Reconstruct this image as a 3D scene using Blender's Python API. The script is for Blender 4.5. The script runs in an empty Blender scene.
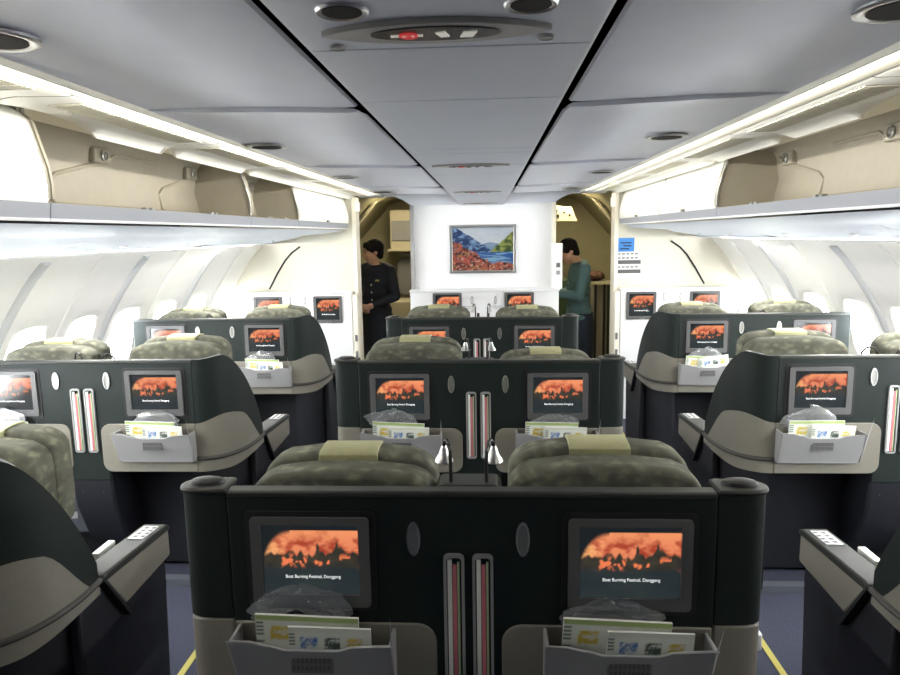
import bpy, bmesh, math, random
from mathutils import Vector, Matrix
random.seed(7)
scn = bpy.context.scene
COL = scn.collection
PI = math.pi

# ------------------------------------------------------------------ materials
def lin(c):
    return tuple((x/12.92 if x <= .04045 else ((x+.055)/1.055)**2.4) for x in c)
def rgb(r, g, b): return lin((r/255, g/255, b/255))
MATS = {}
def mat(name, col, rough=.5, metal=0., spec=.5, noise=0., nscale=40., bump=0., emit=None, estr=0., coat=0.):
    m = bpy.data.materials.new(name); m.use_nodes = True
    nt = m.node_tree; b = nt.nodes['Principled BSDF']
    b.inputs['Base Color'].default_value = (*col, 1)
    b.inputs['Roughness'].default_value = rough
    b.inputs['Metallic'].default_value = metal
    b.inputs['Specular IOR Level'].default_value = spec
    b.inputs['Coat Weight'].default_value = coat
    if emit:
        b.inputs['Emission Color'].default_value = (*emit, 1); b.inputs['Emission Strength'].default_value = estr
    if noise or bump:
        tc = nt.nodes.new('ShaderNodeTexCoord')
        n = nt.nodes.new('ShaderNodeTexNoise'); n.inputs['Scale'].default_value = nscale; n.inputs['Detail'].default_value = 4
        nt.links.new(tc.outputs['Object'], n.inputs['Vector'])
        if noise:
            r = nt.nodes.new('ShaderNodeValToRGB')
            r.color_ramp.elements[0].position = .3; r.color_ramp.elements[1].position = .7
            r.color_ramp.elements[0].color = (*[max(0, c*(1-noise)) for c in col], 1)
            r.color_ramp.elements[1].color = (*[min(1, c*(1+noise)) for c in col], 1)
            nt.links.new(n.outputs['Fac'], r.inputs['Fac']); nt.links.new(r.outputs['Color'], b.inputs['Base Color'])
        if bump:
            bp = nt.nodes.new('ShaderNodeBump'); bp.inputs['Strength'].default_value = bump; bp.inputs['Distance'].default_value = .01
            nt.links.new(n.outputs['Fac'], bp.inputs['Height']); nt.links.new(bp.outputs['Normal'], b.inputs['Normal'])
    MATS[name] = m
    return m

M_green = mat('dark_green_shell', (.0062, .0125, .0105), .55, spec=.35, noise=.12, nscale=60)
M_cap = mat('grey_green_trim', (.024, .027, .023), .5)
M_void = mat('black_void', (.0015, .0015, .0015), .9, spec=0)
M_black = mat('black_plastic', (.008, .008, .009), .5)
M_beige = mat('beige_panel', (.205, .192, .158), .5, noise=.04, nscale=90)
M_pocket = mat('light_grey_plastic', (.33, .33, .33), .5)
M_bezel = mat('grey_bezel', (.10, .10, .10), .4)
M_groove = mat('dark_groove', (.045, .043, .038), .6)
M_placard = mat('mid_grey_placard', (.16, .16, .16), .6)
M_chrome = mat('brushed_chrome', (.62, .62, .62), .28, metal=1)
M_slot = mat('slot_rim', (.36, .36, .36), .35, metal=.3)
M_hook = mat('satin_steel', (.33, .33, .31), .35, metal=.6)
M_white = mat('white_laminate', (.80, .81, .82), .4)
M_cream = mat('cream_plastic', (.84, .80, .68), .45)
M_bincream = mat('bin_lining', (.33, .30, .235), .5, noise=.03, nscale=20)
M_door = mat('white_bin_door', (.84, .83, .77), .38)
M_ceil = mat('grey_ceiling_panel', (.79, .81, .90), .42, noise=.02, nscale=8)
M_center = mat('centre_ceiling_panel', (.60, .62, .68), .5, noise=.02, nscale=8)
M_bulk = mat('bulkhead_cream', (.68, .65, .54), .45)
M_wall = mat('sidewall_panel', (.80, .79, .76), .5, noise=.015, nscale=6)
M_stripe = mat('sidewall_joint', (.50, .51, .52), .5)
M_lip = mat('bin_lip_grey', (.25, .265, .30), .4)
M_psu = mat('pale_blue_psu', (.62, .68, .78), .4)
M_carpet = mat('dark_blue_carpet', (.045, .050, .080), .95, noise=.35, nscale=180, bump=.4)
M_base = mat('seat_base_navy', (.009, .010, .016), .6)
M_foot = mat('footrest_grey', (.09, .10, .12), .6)
M_yellow = mat('yellow_floor_strip', (.50, .44, .12), .6)
M_strap = mat('olive_yellow_leather', (.44, .43, .235), .55, noise=.06, nscale=70)
M_navy = mat('navy_uniform', (.012, .016, .026), .85)
M_teal = mat('teal_uniform', (.085, .165, .18), .85)
M_skirt = mat('dark_blue_skirt', (.018, .028, .050), .85)
M_skin = mat('skin', (.55, .32, .22), .55)
M_hair = mat('black_hair', (.012, .010, .010), .85, spec=.15)
M_lips = mat('lip_red', (.40, .08, .07), .5)
M_olive = mat('galley_lining', (.36, .33, .20), .6, noise=.04, nscale=10)
M_olive2 = mat('galley_cabinet_cream', (.40, .36, .25), .55)
M_galgrey = mat('galley_grey_panel', (.20, .20, .20), .35)
M_green2 = mat('green_cart', (.05, .085, .035), .5)
M_red = mat('red_label', (.60, .06, .05), .5)
M_blue = mat('blue_notice', (.035, .20, .55), .5)
M_paper = mat('white_paper', (.80, .82, .78), .6)
M_pink = mat('pink_paper', (.62, .18, .22), .6)
M_palegreen = mat('pale_green_paper', (.42, .55, .30), .6)
M_lens = mat('sign_lens_grey', (.38, .37, .35), .35)
M_lensdark = mat('sign_lens_dark', (.045, .045, .045), .25)
M_icon = mat('sign_icon_white', (.6, .6, .55), .5, emit=(.9, .87, .75), estr=.06)
M_iconred = mat('sign_icon_red', (.6, .05, .05), .5, emit=(.9, .05, .05), estr=.06)
M_lampglow = mat('lamp_glow', (.9, .9, .9), .5, emit=(1, .97, .9), estr=1.5)
M_text = mat('caption_white', (.9, .9, .9), .5, emit=(.9, .92, .92), estr=.20)
M_brown = mat('brown_things', (.10, .05, .03), .7, noise=.3, nscale=30)
M_tube = mat('cove_lamp', (.9, .9, .9), .5, emit=(1, .98, .93), estr=7.)

def fabric():
    m = bpy.data.materials.new('leaf_fabric'); m.use_nodes = True
    nt = m.node_tree; b = nt.nodes['Principled BSDF']; b.inputs['Roughness'].default_value = .9
    b.inputs['Specular IOR Level'].default_value = .2
    tc = nt.nodes.new('ShaderNodeTexCoord')
    n0 = nt.nodes.new('ShaderNodeTexNoise'); n0.inputs['Scale'].default_value = 9
    mx = nt.nodes.new('ShaderNodeMixRGB'); mx.blend_type = 'ADD'; mx.inputs[0].default_value = .06
    mp = nt.nodes.new('ShaderNodeMapping'); mp.inputs['Scale'].default_value = (23, 23, 36); mp.inputs['Rotation'].default_value = (0, .6, 0)
    v = nt.nodes.new('ShaderNodeTexVoronoi'); v.inputs['Scale'].default_value = 1; v.distance = 'MANHATTAN'
    r = nt.nodes.new('ShaderNodeValToRGB')
    for p, c in ((0., (.24, .238, .172)), (.35, (.215, .215, .158)), (.55, (.158, .158, .122)), (.9, (.125, .127, .10))):
        e = r.color_ramp.elements[0] if p == 0. else (r.color_ramp.elements[-1] if p == .9 else r.color_ramp.elements.new(p))
        e.position = p; e.color = (*c, 1)
    n1 = nt.nodes.new('ShaderNodeTexNoise'); n1.inputs['Scale'].default_value = 14; n1.inputs['Detail'].default_value = 3
    m2 = nt.nodes.new('ShaderNodeMixRGB'); m2.blend_type = 'MULTIPLY'; m2.inputs[0].default_value = .6
    r2 = nt.nodes.new('ShaderNodeValToRGB'); r2.color_ramp.elements[0].position = .35; r2.color_ramp.elements[1].position = .65
    r2.color_ramp.elements[0].color = (.6, .6, .6, 1); r2.color_ramp.elements[1].color = (1.35, 1.35, 1.3, 1)
    L = nt.links.new
    L(tc.outputs['Object'], n0.inputs['Vector']); L(tc.outputs['Object'], mx.inputs[1]); L(n0.outputs['Color'], mx.inputs[2])
    L(mx.outputs[0], mp.inputs['Vector']); L(mp.outputs[0], v.inputs['Vector']); L(v.outputs['Distance'], r.inputs['Fac'])
    L(tc.outputs['Object'], n1.inputs['Vector']); L(n1.outputs['Fac'], r2.inputs['Fac'])
    L(r.outputs[0], m2.inputs[1]); L(r2.outputs[0], m2.inputs[2]); L(m2.outputs[0], b.inputs['Base Color'])
    return m
M_fabric = fabric()

def attr_mat(name, emit, rough, spec=.5):
    m = bpy.data.materials.new(name); m.use_nodes = True
    nt = m.node_tree; b = nt.nodes['Principled BSDF']; b.inputs['Roughness'].default_value = rough
    b.inputs['Specular IOR Level'].default_value = spec
    a = nt.nodes.new('ShaderNodeAttribute'); a.attribute_name = 'picture'
    if emit:
        b.inputs['Base Color'].default_value = (.01, .01, .012, 1)
        nt.links.new(a.outputs['Color'], b.inputs['Emission Color']); b.inputs['Emission Strength'].default_value = emit
    else:
        nt.links.new(a.outputs['Color'], b.inputs['Base Color'])
    return m
M_display = attr_mat('lit_display', .235, .12)
M_canvas = attr_mat('painted_canvas', 0, .35)
M_print = attr_mat('printed_cover', 0, .4)

def glassy(name, tint, tr, rough):
    m = bpy.data.materials.new(name); m.use_nodes = True
    nt = m.node_tree; nt.nodes.clear()
    o = nt.nodes.new('ShaderNodeOutputMaterial'); mx = nt.nodes.new('ShaderNodeMixShader'); mx.inputs[0].default_value = tr
    g = nt.nodes.new('ShaderNodeBsdfGlossy'); g.inputs['Roughness'].default_value = rough; g.inputs['Color'].default_value = (.8, .8, .8, 1)
    t = nt.nodes.new('ShaderNodeBsdfTransparent'); t.inputs['Color'].default_value = (*tint, 1)
    nt.links.new(g.outputs[0], mx.inputs[1]); nt.links.new(t.outputs[0], mx.inputs[2]); nt.links.new(mx.outputs[0], o.inputs[0])
    return m
M_pane = glassy('window_pane', (.97, .98, 1.), .94, .05)
M_bag = glassy('clear_plastic_bag', (.86, .87, .88), .62, .20)
_nt = M_bag.node_tree                                   # a little milky diffuse in the film
_d = _nt.nodes.new('ShaderNodeBsdfDiffuse'); _d.inputs['Color'].default_value = (.62, .64, .66, 1)
_m = _nt.nodes.new('ShaderNodeMixShader'); _m.inputs[0].default_value = .38
_mx = [n for n in _nt.nodes if n.type == 'MIX_SHADER' and n != _m][0]; _g = [n for n in _nt.nodes if n.type == 'BSDF_GLOSSY'][0]
_nt.links.new(_g.outputs[0], _m.inputs[1]); _nt.links.new(_d.outputs[0], _m.inputs[2]); _nt.links.new(_m.outputs[0], _mx.inputs[1])

# ------------------------------------------------------------------ mesh helpers
def smooth_poly(p, n=4):
    out = []; m = len(p)
    for i in range(m):
        a, b, c, d = (Vector(p[(i+k-1) % m]) for k in range(4))
        for k in range(n):
            t = k/n
            out.append(tuple(.5*((2*b)+(c-a)*t+(2*a-5*b+4*c-d)*t*t+(3*b-a-3*c+d)*t**3)))
    return out
class MB:
    def __init__(s): s.v = []; s.f = []
    def add(s, vs, fs):
        o = len(s.v); s.v += [tuple(v) for v in vs]; s.f += [tuple(i+o for i in f) for f in fs]; return s
    def box(s, x0, x1, y0, y1, z0, z1):
        vs = [(x, y, z) for x in (x0, x1) for y in (y0, y1) for z in (z0, z1)]
        return s.add(vs, [(0, 1, 3, 2), (4, 6, 7, 5), (0, 4, 5, 1), (2, 3, 7, 6), (0, 2, 6, 4), (1, 5, 7, 3)])
    def prism(s, poly, ax, a, b):
        """poly: 2D points; ax: extrusion axis ('x': (y,z), 'y': (x,z), 'z': (x,y))"""
        def P(p, t): return (t, p[0], p[1]) if ax == 'x' else ((p[0], t, p[1]) if ax == 'y' else (p[0], p[1], t))
        n = len(poly)
        return s.add([P(p, a) for p in poly]+[P(p, b) for p in poly],
                     [tuple(range(n)), tuple(range(2*n-1, n-1, -1))]+[(i, (i+1) % n, n+(i+1) % n, n+i) for i in range(n)])
    def frame(s, outer, inner, ax, a, b):
        def P(p, t): return (t, p[0], p[1]) if ax == 'x' else ((p[0], t, p[1]) if ax == 'y' else (p[0], p[1], t))
        n = len(outer); vs = [P(p, t) for t in (a, b) for r in (outer, inner) for p in r]; fs = []
        for i in range(n):
            j = (i+1) % n
            fs += [(i, j, n+j, n+i), (2*n+i, 3*n+i, 3*n+j, 2*n+j), (i, 2*n+i, 2*n+j, j), (n+i, n+j, 3*n+j, 3*n+i)]
        return s.add(vs, fs)
    def grid(s, nu, nv, fn, closeu=False):
        vs = [fn(i/(nu if closeu else nu-1), j/(nv-1)) for i in range(nu) for j in range(nv)]; fs = []
        for i in range(nu if closeu else nu-1):
            k = (i+1) % nu
            for j in range(nv-1): fs.append((i*nv+j, k*nv+j, k*nv+j+1, i*nv+j+1))
        return s.add(vs, fs)
    def tube(s, pts, r, n=8, caps=True):
        pts = [Vector(p) for p in pts]; rings = []
        rr = r if isinstance(r, (list, tuple)) else [r]*len(pts)
        up = Vector((0, 0, 1))
        for i, p in enumerate(pts):
            d = (pts[min(i+1, len(pts)-1)]-pts[max(i-1, 0)]).normalized()
            a = d.cross(up if abs(d.z) < .95 else Vector((0, 1, 0))).normalized(); b = d.cross(a).normalized()
            rings.append([p+(a*math.cos(2*PI*k/n)+b*math.sin(2*PI*k/n))*rr[i] for k in range(n)])
        vs = [v for R in rings for v in R]; fs = []
        for i in range(len(pts)-1):
            for k in range(n): fs.append((i*n+k, i*n+(k+1) % n, (i+1)*n+(k+1) % n, (i+1)*n+k))
        if caps: fs += [tuple(range(n-1, -1, -1)), tuple(range((len(pts)-1)*n, len(pts)*n))]
        return s.add(vs, fs)
    def lathe(s, prof, c, ax='z', n=24, sx=1, sy=1):
        vs = []; fs = []
        for r, h in prof:
            for k in range(n):
                a, b = r*math.cos(2*PI*k/n)*sx, r*math.sin(2*PI*k/n)*sy
                vs.append({'z': (c[0]+a, c[1]+b, c[2]+h), 'y': (c[0]+a, c[1]+h, c[2]+b), 'x': (c[0]+h, c[1]+a, c[2]+b)}[ax])
        m = len(prof)
        for i in range(m-1):
            for k in range(n): fs.append((i*n+k, i*n+(k+1) % n, (i+1)*n+(k+1) % n, (i+1)*n+k))
        if prof[0][0] > 1e-5: fs.append(tuple(range(n-1, -1, -1)))
        if prof[-1][0] > 1e-5: fs.append(tuple(range((m-1)*n, m*n)))
        return s.add(vs, fs)
    def ball(s, c, r, n=14, m=9):
        rx, ry, rz = r if isinstance(r, (tuple, list)) else (r, r, r)
        return s.grid(n, m, lambda u, v: (c[0]+rx*math.sin(PI*v)*math.cos(2*PI*u), c[1]+ry*math.sin(PI*v)*math.sin(2*PI*u), c[2]-rz*math.cos(PI*v)), True)

def finish(me, smooth, fixn=True):
    bm = bmesh.new(); bm.from_mesh(me)
    bmesh.ops.remove_doubles(bm, verts=bm.verts, dist=1e-6)
    if fixn: bmesh.ops.recalc_face_normals(bm, faces=bm.faces)
    if smooth is not None:
        for f in bm.faces: f.smooth = True
        for e in bm.edges:
            if len(e.link_faces) == 2 and e.calc_face_angle(0) > smooth: e.smooth = False
    bm.to_mesh(me); bm.free()

def obj(name, mb, m, parent=None, bevel=0., seg=2, smooth=math.radians(35), fixn=True):
    me = bpy.data.meshes.new(name)
    me.from_pydata(mb.v, [], mb.f); me.update()
    finish(me, smooth, fixn)
    me.materials.append(m)
    o = bpy.data.objects.new(name, me); COL.objects.link(o)
    if parent: o.parent = parent
    if bevel:
        b = o.modifiers.new('bevel', 'BEVEL'); b.width = bevel; b.segments = seg; b.limit_method = 'ANGLE'; b.angle_limit = .6
        b.harden_normals = False
    return o
def tag(o, label=None, cat=None, group=None, kind=None):
    if label: o['label'] = label
    if cat: o['category'] = cat
    if group: o['group'] = group
    if kind: o['kind'] = kind
    return o
def struct(name, mb, m, parent=None, **k):
    o = obj(name, mb, m, parent, **k)
    if not parent: o['kind'] = 'structure'
    return o
def empty(name, loc, label, cat, group=None, rz=0.):
    o = bpy.data.objects.new(name, None); COL.objects.link(o); o.location = loc; o.rotation_euler = (0, 0, rz)
    o.empty_display_size = .1
    return tag(o, label, cat, group)
def copy_tree(o, parent=None):
    c = o.copy(); COL.objects.link(c)
    if parent: c.parent = parent
    for ch in [x for x in scn.objects if x.parent == o]: copy_tree(ch, c)
    return c
def rrect(x0, x1, z0, z1, r, n=5, corners='1111'):
    """rounded rectangle, counter-clockwise from lower left; corners ll, lr, ur, ul"""
    out = []
    for (cx, cz, a0), on in zip(((x0+r, z0+r, PI), (x1-r, z0+r, 1.5*PI), (x1-r, z1-r, 0), (x0+r, z1-r, .5*PI)), corners):
        if on == '1': out += [(cx+r*math.cos(a0+.5*PI*i/n), cz+r*math.sin(a0+.5*PI*i/n)) for i in range(n+1)]
        else: out.append((cx+(r*1.0)*(-1 if a0 in (PI, .5*PI) else 1), cz+r*(-1 if a0 in (PI, 1.5*PI) else 1)))
    return out
def ellipse(cx, cz, a, b, n=20): return [(cx+a*math.cos(2*PI*i/n), cz+b*math.sin(2*PI*i/n)) for i in range(n)]
def sm(a, b, x):
    t = min(1, max(0, (x-a)/(b-a))); return t*t*(3-2*t)
def mix(a, b, t): return tuple(x+(y-x)*t for x, y in zip(a, b))
def _h(i, j, k=0):
    n = (i*374761393+j*668265263+k*974711) & 0xffffffff
    n = ((n ^ (n >> 13))*1274126177) & 0xffffffff
    return ((n ^ (n >> 16)) & 0xffff)/65535.
def vn(x, y, k=0):
    i, j = math.floor(x), math.floor(y); u, w = x-i, y-j; u = u*u*(3-2*u); w = w*w*(3-2*w)
    return (_h(i, j, k)*(1-u)+_h(i+1, j, k)*u)*(1-w)+(_h(i, j+1, k)*(1-u)+_h(i+1, j+1, k)*u)*w
def fbm(x, y, k=0): return .5*vn(x, y, k)+.3*vn(2.1*x, 2.1*y, k+1)+.2*vn(4.3*x, 4.3*y, k+2)
def picture_mesh(name, w, h, nu, nv, fn, gain=1.):
    """flat picture in the local XZ plane facing -Y, centred"""
    vs = [((i/(nu-1)-.5)*w, 0, (j/(nv-1)-.5)*h) for i in range(nu) for j in range(nv)]
    fs = [(i*nv+j, (i+1)*nv+j, (i+1)*nv+j+1, i*nv+j+1) for i in range(nu-1) for j in range(nv-1)]
    me = bpy.data.meshes.new(name); me.from_pydata(vs, [], fs)
    a = me.color_attributes.new('picture', 'FLOAT_COLOR', 'POINT')
    for k in range(len(vs)):
        i, j = divmod(k, nv); a.data[k].color = (*[gain*c for c in fn(i/(nu-1), j/(nv-1))], 1)
    me.update(); return me
def text_mesh(txt, size, bold=0.):
    c = bpy.data.curves.new('text', 'FONT'); c.body = txt; c.size = size; c.align_x = 'CENTER'; c.align_y = 'CENTER'; c.offset = bold
    o = bpy.data.objects.new('text', c); COL.objects.link(o)
    dg = bpy.context.evaluated_depsgraph_get(); dg.update()
    me = bpy.data.meshes.new_from_object(o.evaluated_get(dg)); bpy.data.objects.remove(o)
    me.transform(Matrix.Rotation(PI/2, 4, 'X'))   # upright in XZ, faces -Y
    return me
def mesh_obj(name, me, m, parent, loc=(0, 0, 0)):
    o = bpy.data.objects.new(name, me); COL.objects.link(o); o.parent = parent; o.location = loc
    if not me.materials: me.materials.append(m)
    return o

# ------------------------------------------------------------------ camera
cam = bpy.data.cameras.new('camera'); camo = bpy.data.objects.new('camera', cam); COL.objects.link(camo)
yaw, pit, rol, foc = .0571, .1487, -.0169, 691.8
F = Vector((-math.sin(yaw)*math.cos(pit), math.cos(yaw)*math.cos(pit), -math.sin(pit)))
R = Vector((math.cos(yaw), math.sin(yaw), 0)); U = R.cross(F)
R2 = R*math.cos(rol)+U*math.sin(rol); U2 = -R*math.sin(rol)+U*math.cos(rol)
camo.matrix_world = Matrix(((R2.x, U2.x, -F.x, .051), (R2.y, U2.y, -F.y, 0), (R2.z, U2.z, -F.z, 1.6937), (0, 0, 0, 1)))
cam.sensor_width = 36; cam.lens = 36*foc/900; cam.clip_start = .05
scn.camera = camo

# ------------------------------------------------------------------ setting: floor, hull, sidewalls
YF = 6.26                                           # class divider plane
struct('floor', MB().box(-2.8, 2.8, -1.3, 9.2, -.05, 0), M_carpet)
struct('wall_rear', MB().box(-2.8, 2.8, -1.35, -1.28, 0, 2.4), M_foot)
PROF = [(0, 2.40), (.15, 2.47), (.3, 2.52), (.6, 2.565), (.8, 2.565), (.95, 2.54), (1.05, 2.51), (1.2, 2.44), (1.37, 2.33), (1.5, 2.235), (1.59, 2.15), (1.625, 2.11)]
def wx(z, y):
    for (z0, x0), (z1, x1) in zip(PROF, PROF[1:]):
        if z <= z1:
            x = x0+(x1-x0)*(z-z0)/(z1-z0); break
    else: x = PROF[-1][1]
    return x*(1-.055*min(1, max(0, (y-4.2)/2.1)))
WY = [3.6+.505*k for k in range(-4, 7)]             # window centres along the cabin
def sidewall(s, name, wn):
    mb = MB()
    y_lo, y_hi = WY[0]-.2525, WY[-1]+.2525
    N = 32
    for yc in WY:
        rings = []
        for t in (0, .12, .45, 1.):
            ring = []
            for k in range(N):
                a = 2*PI*k/N; c, sn = math.cos(a), math.sin(a)
                e = 2/4.2
                iy, iz = .142*math.copysign(abs(c)**e, c), .185*math.copysign(abs(sn)**e, sn)
                q = max(abs(c), abs(sn)); oy, oz = .2525*c/q, (.33*sn/q)
                y, z = yc+iy+(oy-iy)*t, 1.03+iz+(oz-iz)*t
                dx = .012 if t == 0 else 0
                ring.append((s*(wx(z, y)+dx), y, z))
            rings.append(ring)
        vs = [v for r in rings for v in r]
        mb.add(vs, [(i*N+k, i*N+(k+1) % N, (i+1)*N+(k+1) % N, (i+1)*N+k) for i in range(3) for k in range(N)])
        def sheet(u, v, za, zb):
            y = yc-.2525+.505*u; z = za+(zb-za)*v; return (s*wx(z, y), y, z)
        mb.grid(3, 8, lambda u, v: sheet(u, v, 0., .70)); mb.grid(3, 6, lambda u, v: sheet(u, v, 1.36, 1.625))
        # corner fill between the rounded ring's outer rectangle is exact (q-projection), nothing more needed
    mb.grid(4, 14, lambda u, v: (s*wx(1.625*v, -1.3+(y_lo+1.3)*u), -1.3+(y_lo+1.3)*u, 1.625*v))
    mb.grid(2, 2, lambda u, v: (s*(2.11*(.94 if u else 1)*(1-v)+2.8*v) if False else s*(wx(1.625, -1.3 if not u else 7.2)*(1-v)+2.8*v), -1.3 if not u else 7.2, 1.625))
    fc = []
    for f in mb.f:                                  # all faces turned to the cabin
        p0, p1, p2 = (Vector(mb.v[i]) for i in f[:3])
        nx = (p1-p0).cross(p2-p0)
        fc.append(f if (nx.x*s < -1e-12 or (abs(nx.x) < 1e-12 and nx.z < 0)) else tuple(reversed(f)))
    mb.f = fc
    struct(name, mb, M_wall, fixn=False)
    for n, yc in enumerate(WY):
        if yc < .5: continue
        def ring(dy, dz, dx, y0=yc):
            out = []
            for k in range(N):
                a = 2*PI*k/N; c, sn = math.cos(a), math.sin(a); e = 2/4.2
                y, z = y0+dy*math.copysign(abs(c)**e, c), 1.03+dz*math.copysign(abs(sn)**e, sn)
                out.append((s*(wx(z, y0)+dx), y, z))
            return out
        rs = [ring(.148, .191, -.004), ring(.140, .183, -.008), ring(.128, .168, .03), ring(.118, .155, .09)]
        w = MB().add([v for r in rs for v in r], [(i*N+k, i*N+(k+1) % N, (i+1)*N+(k+1) % N, (i+1)*N+k) for i in range(3) for k in range(N)])
        wo = struct('window_%d' % (wn+n), w, M_wall, fixn=False)
        p = MB().add(ring(.119, .156, .088), [tuple(range(N))])
        obj('pane', p, M_pane, wo, fixn=False)
sidewall(-1, 'wall_left', 1); sidewall(1, 'wall_right', 21)
# grey joints between sidewall panels, every second window
tn = 1
for s in (-1, 1):
    for k in range(-3, 3):
        yj = 3.6+.505*(2*k-.5)+.0
        if yj < 1.5: continue
        z0, z1 = .1, 1.60
        pts = [(s*(wx(z0+(z1-z0)*i/20, yj)+.026), yj, z0+(z1-z0)*i/20) for i in range(21)]
        struct('trim_%d' % tn, MB().tube(pts, .042, 14), M_stripe); tn += 1
        # soft crease half way across the panel
        yj += .505
        pts = [(s*(wx(z0+(z1-z0)*i/20, yj)+.004), yj, z0+(z1-z0)*i/20) for i in range(21)]
        struct('trim_%d' % tn, MB().tube(pts, .012, 8), M_wall); tn += 1
# outer hull above the bins keeps daylight out
h = MB()
h.box(-2.8, 2.8, -1.35, 9.2, 2.34, 2.38); h.box(-2.8, -2.76, -1.35, 9.2, 1.625, 2.36); h.box(2.76, 2.8, -1.35, 9.2, 1.625, 2.36)
h.box(-2.8, 2.8, 9.16, 9.2, 0, 2.36)
for s in (-1, 1):
    h.box(*sorted((s*1.93, s*2.8)), 6.55, 9.2, 0, .04); h.box(*sorted((s*2.76, s*2.8)), 6.5, 9.2, 0, 1.7)
    h.box(*sorted((s*2.2, s*2.8)), 6.42, 6.46, 0, 2.3)
struct('ceiling_hull', h, M_black)

# ------------------------------------------------------------------ ceiling
CY = [-1.2, -.35, .995, 1.374, 2.159, 2.68-.52+.16, 3.03, 3.8, 4.0, 4.7, 5.4, 5.65, 6.36]
CY = [-1.2, -.3, .62, .995, 1.374, 2.159, 2.27, 2.675, 3.05, 3.84, 3.95, 4.355, 4.73, 5.52, 5.63, 6.42]
cn = 0
for y0, y1 in zip(CY, CY[1:]):
    m = MB().prism([(-.2, 1.953), (-.19, 1.947), (.19, 1.947), (.2, 1.953), (.2, 1.985), (-.2, 1.985)], 'y', y0+.0015, y1-.0015)
    struct('ceiling' if cn == 0 else 'ceiling.%03d' % cn, m, M_center, bevel=.002, seg=1); cn += 1
SY = [-1.2, .3, 1.955, 3.6, 5.25, 6.24]
for s in (-1, 1):
    xo = .903 if s < 0 else .862; xi = .305 if s < 0 else .272
    for y0, y1 in zip(SY, SY[1:]):
        # gently crowned panel with rounded inner edge and an overlapping front edge
        m = MB()
        prof = [(xi+.01, 2.052), (xi-.002, 2.047), (xi+.004, 2.042), (xi+.03, 2.0405), (.45, 2.045), (.6, 2.05), (.75, 2.051), (xo+.01, 2.05), (xo+.01, 2.08)]
        lift = lambda y, x: -.013*sm(y0+.16, y0+.01, y)*sm(xo-.02, xo-.16, x)
        ny = 24
        m.grid(ny, len(prof), lambda u, v: (s*prof[round(v*(len(prof)-1))][0], y0+.004+(y1-y0-.008)*u, prof[round(v*(len(prof)-1))][1]+lift(y0+(y1-y0)*u, prof[round(v*(len(prof)-1))][0])))
        m.add([(s*x, y, z+lift(y, x)) for y in (y0+.004, y1-.004) for x, z in prof], [tuple(range(9)), tuple(range(9, 18))])
        struct('ceiling.%03d' % cn, m, M_ceil, fixn=False); cn += 1
# slim lip at the outer edge of the ceiling panels, hiding the strip lamp
for s in (-1, 1):
    xo = .903 if s < 0 else .862
    struct('trim_%d' % tn, MB().box(*sorted((s*(xo-.007), s*(xo))), -1.2, 6.24, 2.035, 2.054), M_cream); tn += 1
# black channel above the slots
for s in (-1, 1):
    m = MB().box(*sorted((s*.19, s*.36)), -1.2, 6.42, 2.10, 2.115).box(*sorted((s*.345, s*.36)), -1.2, 6.42, 2.058, 2.11)
    struct('ceiling.%03d' % cn, m, M_void); cn += 1

def ceiling_disc(name, x, y, z, r, label, cat, group, mats, big=True):
    e = empty(name, (x, y, z), label, cat, group)
    obj('ring', MB().lathe([(r*.74, .001), (r*.78, -.0015), (r*.93, -.003), (r, -.0005), (r, .004)], (0, 0, 0), n=28), mats[0], e)
    obj('reflector', MB().lathe([(r*.74, -.002), (r*.6, .012), (r*.35, .02), (0, .022)], (0, 0, 0), n=28), mats[1], e)
    if big: obj('lamp', MB().lathe([(r*.28, .012), (r*.24, .006), (0, .003)], (r*.12, 0, .004), n=16), mats[2], e)
    return e
M_reflect = mat('downlight_reflector', (.020, .017, .017), .6, spec=.12)
names = ['nearest', 'second', 'third', 'fourth']
for s, x in ((-1, -.815), (1, .732)):
    for k in range(4):
        y = 1.25+1.53*k-.02
        ceiling_disc('downlight', x, y, 2.043, .078, 'round recessed downlight in the %s ceiling panels, %s' % ('left' if s < 0 else 'right',
                     ['nearest the camera', 'second from the camera', 'third from the camera', 'farthest, by the front bulkhead'][k]),
                     'ceiling light', 'recessed downlights along the side ceiling panels', (M_chrome, M_reflect, M_bezel))
for x, y, w in ((-.113, .825, 'left'), (.101, .822, 'right')):
    ceiling_disc('speaker_grille', x, y, 1.946, .031, 'round brownish grille in the centre ceiling %s of the nearest lit sign' % w, 'ceiling grille', 'round grilles beside the nearest ceiling sign', (M_chrome, M_reflect, M_bezel), False)
for x, y, w in ((-.150, .975, 'left'), (.128, .955, 'right')):
    ceiling_disc('ceiling_nozzle', x, y, 1.946, .011, 'tiny round nozzle at the %s tip of the nearest ceiling sign' % w, 'nozzle', 'nozzles beside the nearest ceiling sign', (M_lens, M_lens, M_bezel), False)
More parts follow.
